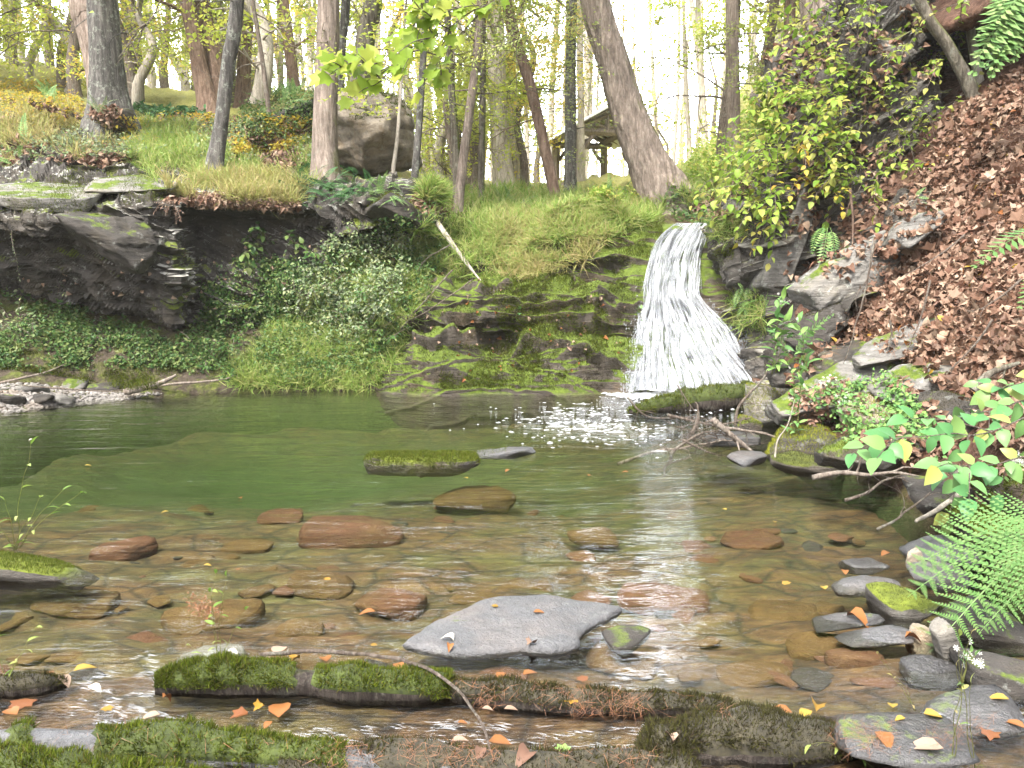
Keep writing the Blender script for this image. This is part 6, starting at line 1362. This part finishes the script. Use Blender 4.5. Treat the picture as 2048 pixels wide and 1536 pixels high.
# ------------------------------------------------------------------ single fallen leaves in the foreground and on the water
def fleaf(px, py, wpx, mat, T, label, seed, up=.0, name='fallen_leaf', dz=.006):
    q = on_water(px, py)
    if q is None: return
    p, n = q; r = np.random.default_rng(seed); s = M(wpx, p[1] / CT + .0) * .82
    Rm = frames((n + A([0, 0, 1.5]))[None], r, .12 + up)[0]
    V, F = inst(T, np.zeros((1, 3)), Rm[None], s); V = V - V.mean(0)
    V2 = V - Rm[:, 2] * .0012; k = len(V); F2 = [f[:, ::-1] + k for f in F]; g = {}
    for f in list(F) + F2: g.setdefault(f.shape[1], []).append(f)
    o = mk(name, np.vstack([V, V2]), [np.concatenate(v) for v in g.values()], mat, None, True, p + A([0, 0, dz + .02 * up])); return tag(o, label, 'leaf')
FL = [(45, 1410, 75, DEADO, MAPLEF, 'large orange leaf plastered at the left edge below the dark log end'), (20, 1425, 60, DEADO, LEAF9, 'orange leaf lapping under the large one at the left edge'),
 (95, 1350, 50, DEADO, LEAF9, 'orange leaf caught on the tip of the dark log end'), (170, 1338, 55, DEADY, LEAF9, 'yellow leaf on the white riffle at left'), (130, 1362, 50, DEADP, LEAF9, 'pale leaf in the riffle right of the dark log end'),
 (215, 1420, 36, DEADY, MAPLEF, 'small yellow leaf on the lower riffle'), (190, 1378, 44, PALEW, LEAF9, 'bleached white leaf in the middle of the left riffle'), (335, 1402, 30, DEADO, LEAFD, 'curled rust leaf at the left tip of the low mossy log'),
 (480, 1430, 55, DEADO, MAPLE, 'ragged orange leaf in the shade below the low mossy log'), (518, 1420, 34, DEADY, MAPLEC, 'curled orange-yellow leaf right of the ragged orange one'), (560, 1418, 90, DEADO, LEAF9, 'long brown leaf drowned below the low mossy log'),
 (300, 1435, 50, DEADP, LEAF9, 'pinkish leaf in the lower riffle'), (535, 1452, 34, DEADO, LEAF9, 'small orange leaf above the thick grey log'), (590, 1323, 36, DEADY, MAPLEC, 'curled yellow leaf under the arched twig'),
 (650, 1318, 50, DEADO, LEAF9, 'brown oval leaf just beyond the arched twig'), (720, 1332, 48, DEADO, LEAF9, 'orange oval leaf resting against the low mossy log'), (798, 1335, 46, DEADO, LEAF9, 'long orange leaf floating right of the oval one'),
 (655, 1160, 22, DEADY, MAPLEF, 'small yellow leaf floating above the drowned algae stone'), (735, 1226, 42, DEADO, LEAF9, 'brown leaf on the brown drowned stone'), (748, 1292, 22, DEADY, MAPLEF, 'tiny yellow leaf left of the large flat slab'),
 (990, 1214, 22, DEADY, MAPLEF, 'little yellow leaf on top of the large flat slab'), (1078, 1226, 30, DEADO, LEAF9, 'orange leaf on top of the large flat slab'), (897, 1282, 34, PALEW, LEAFD, 'upright white leaf stuck to the front of the large flat slab'), (900, 1300, 24, DEADO, LEAFD, 'orange leaf just under the upright white one'),
 (1062, 1290, 34, DEAD, MAPLEC, 'red-brown leaf at the front lip of the large flat slab'), (1000, 1355, 44, DEADO, LEAF9, 'orange leaf on the left part of the rotting log'), (1060, 1348, 42, DEADO, LEAF9, 'orange leaf lying across the top of the rotting log'), (1165, 1360, 38, DEADO, MAPLEF, 'torn orange leaf where the water is white'),
 (1143, 1400, 46, DEADY, MAPLEF, 'bright yellow leaf on the middle of the rotting log'), (1022, 1420, 36, DEADP, LEAF9, 'pale yellow leaf below the rotting log'), (975, 1420, 30, DEADP, LEAF9, 'pale leaf beside the lower end of the arched twig'), (925, 1448, 26, DEADO, LEAF9, 'orange leaf on the wet rock left of the arched twig'),
 (1000, 1485, 60, DEADO, LEAF9, 'orange leaf right of the arched twig near the bottom'), (920, 1482, 44, DEADP, LEAF9, 'pale leaf left of the arched twig near the bottom'), (1050, 1520, 64, DEAD, LEAFD, 'curled red-brown leaf at the bottom centre'), (1125, 1500, 50, G_ASTER, MAPLEF, 'green torn leaf at the bottom centre'), (960, 1515, 40, DEAD, LEAFD, 'dark leaf under the arched twig tip'),
 (1340, 1480, 44, DEADP, LEAFD, 'curled pale leaf standing on the stubby mossy log'), (1560, 1424, 62, DEADO, LEAF9, 'large orange leaf behind the bare dark log'), (1635, 1418, 46, DEADY, MAPLEC, 'curled golden leaf on the water right of the large orange one'), (1610, 1430, 50, DEADY, LEAF9, 'yellow leaf lapping the bare dark log'),
 (1785, 1412, 40, DEADY, LEAF9, 'yellow oval leaf beside the low wet slab'), (1868, 1432, 54, DEADY, LEAF9, 'golden pointed leaf on the low wet slab'), (1996, 1398, 50, DEADY, LEAF9, 'golden oval leaf near the right edge'), (1800, 1440, 30, DEADY, LEAF9, 'small golden leaf on the needle mat'),
 (1850, 1495, 90, DEADP, LEAF9, 'large pinkish leaf at the bottom right'), (1770, 1480, 70, DEADO, LEAF9, 'orange leaf folded into the needle mat at bottom right'), (1980, 1470, 60, DEADO, MAPLE, 'rusty leaf under the stalks at bottom right'), (2030, 1450, 50, DEADO, LEAF9, 'orange leaf at the right edge bottom'),
 (1572, 1168, 28, DEADY, MAPLEF, 'pale yellow leaf floating alone in the right shallows'), (1648, 1176, 30, DEADY, LEAF9, 'yellow leaf on the tip of the smooth curved stone'), (1690, 1145, 28, DEADO, LEAF9, 'orange leaf floating behind the smooth curved stone'), (1715, 1240, 60, DEADO, LEAFD, 'folded orange leaf across the narrow black stone'), (1825, 1280, 40, DEADO, LEAFD, 'crumpled orange leaf by the brown angular stone'),
 (1770, 1108, 30, DEADO, LEAF9, 'orange leaf sunk near the flat glistening stone'), (1550, 1045, 16, DEADY, LEAF9, 'tiny yellow leaf in the shadowed right water'), (1448, 1020, 16, DEADY, LEAF9, 'tiny yellow leaf under the stick pile reflection'), (1250, 945, 16, DEADO, LEAF9, 'small orange leaf below the far reaching stick'), (932, 957, 14, DEADY, LEAF9, 'speck of yellow leaf right below the long mossy stone'),
 (1015, 942, 18, DEADO, LEAF9, 'small brown leaf below the small grey stone'), (1180, 952, 16, DEADO, LEAF9, 'small brown leaf in mid pool'), (415, 1132, 20, DEADY, LEAF9, 'little yellow leaf alone above the debris tuft'), (475, 1140, 20, DEADO, LEAF9, 'round orange leaf above the debris tuft'), (330, 1025, 18, DEADY, LEAF9, 'thin yellow leaf beyond the reddish drowned stone'), (480, 997, 16, DEADO, LEAF9, 'orange speck of leaf in the middle left pool'), (176, 932, 16, DEADY, LEAF9, 'yellow leaf speck on the dark green water'),
 (560, 1300, 60, DEADP, LEAF9, 'pale leaf at the left end of the arched twig'), (465, 1305, 34, PALEW, LEAF9, 'white leaf behind the grass tuft'), (62, 880, 12, PALEW, LEAF9, 'pale leaf speck at the far left water')]
for i, (px, py, w_, mt, T, lb) in enumerate(FL): fleaf(px, py, w_ * (.8 if any(T is t for t in (MAPLE, MAPLEF, MAPLEC)) else 1.0), mt, T, lb, 2000 + i, .5 if (T is LEAFD or T is MAPLEC) else 0)
# floating debris tuft
mb = MB(); r = np.random.default_rng(8)
for k in range(420):
    px = 405 + r.normal() * 16; py = 1212 + r.normal() * 11 + (px - 405) * .35; q = Pz(px, py, .004 + abs(r.normal()) * .006)
    mb.add(*inst(NEEDLE if k % 3 else LEAF4, q[None], frames(A([[0, 0, 1.]]), r, .6), .03 if k % 3 else .012))
tag(mb.build('debris_tuft', NEED, None, False), 'clot of needles and seeds floating on the near left water', 'debris')
# hanging vine on the outcrop
leafy('vine', [[P(30, 420, 9.0), P(22, 470, 8.95), P(30, 510, 8.95), P(40, 560, 9.0)]], .03, G_PALE, LEAF4, .03, 'thin leafy vine dangling from the pale flat rock at the far left', 'vine', 990, .004, B_TWIG)
shrub([(335, 375), (360, 375), (355, 410), (335, 410)], 14, .3, (-.1, -.5, -.5), .03, DEAD, 'rusty dried weed tuft hanging off the outcrop edge', 991, LEAFN, .015, 2, .1)

# ------------------------------------------------------------------ thin bright air between the trees
HX = [(-75, -6, -4), (95, 95, 58)]
hz = mk('haze', A([[x, y, z] for z in (HX[0][2], HX[1][2]) for y in (HX[0][1], HX[1][1]) for x in (HX[0][0], HX[1][0])]), A([[0, 2, 3, 1], [4, 5, 7, 6], [0, 1, 5, 4], [2, 6, 7, 3], [0, 4, 6, 2], [1, 3, 7, 5]]), None or bpy.data.materials.new('haze_air'), smooth=False)
hm = hz.data.materials[0]; hm.use_nodes = True; hm.node_tree.nodes.clear()
ho = hm.node_tree.nodes.new('ShaderNodeOutputMaterial'); hv = hm.node_tree.nodes.new('ShaderNodeVolumePrincipled'); hv.inputs['Color'].default_value = (1, .98, .9, 1); hv.inputs['Density'].default_value = .0008
hm.node_tree.links.new(hv.outputs[0], ho.inputs['Volume']); tag(hz, kind='stuff')
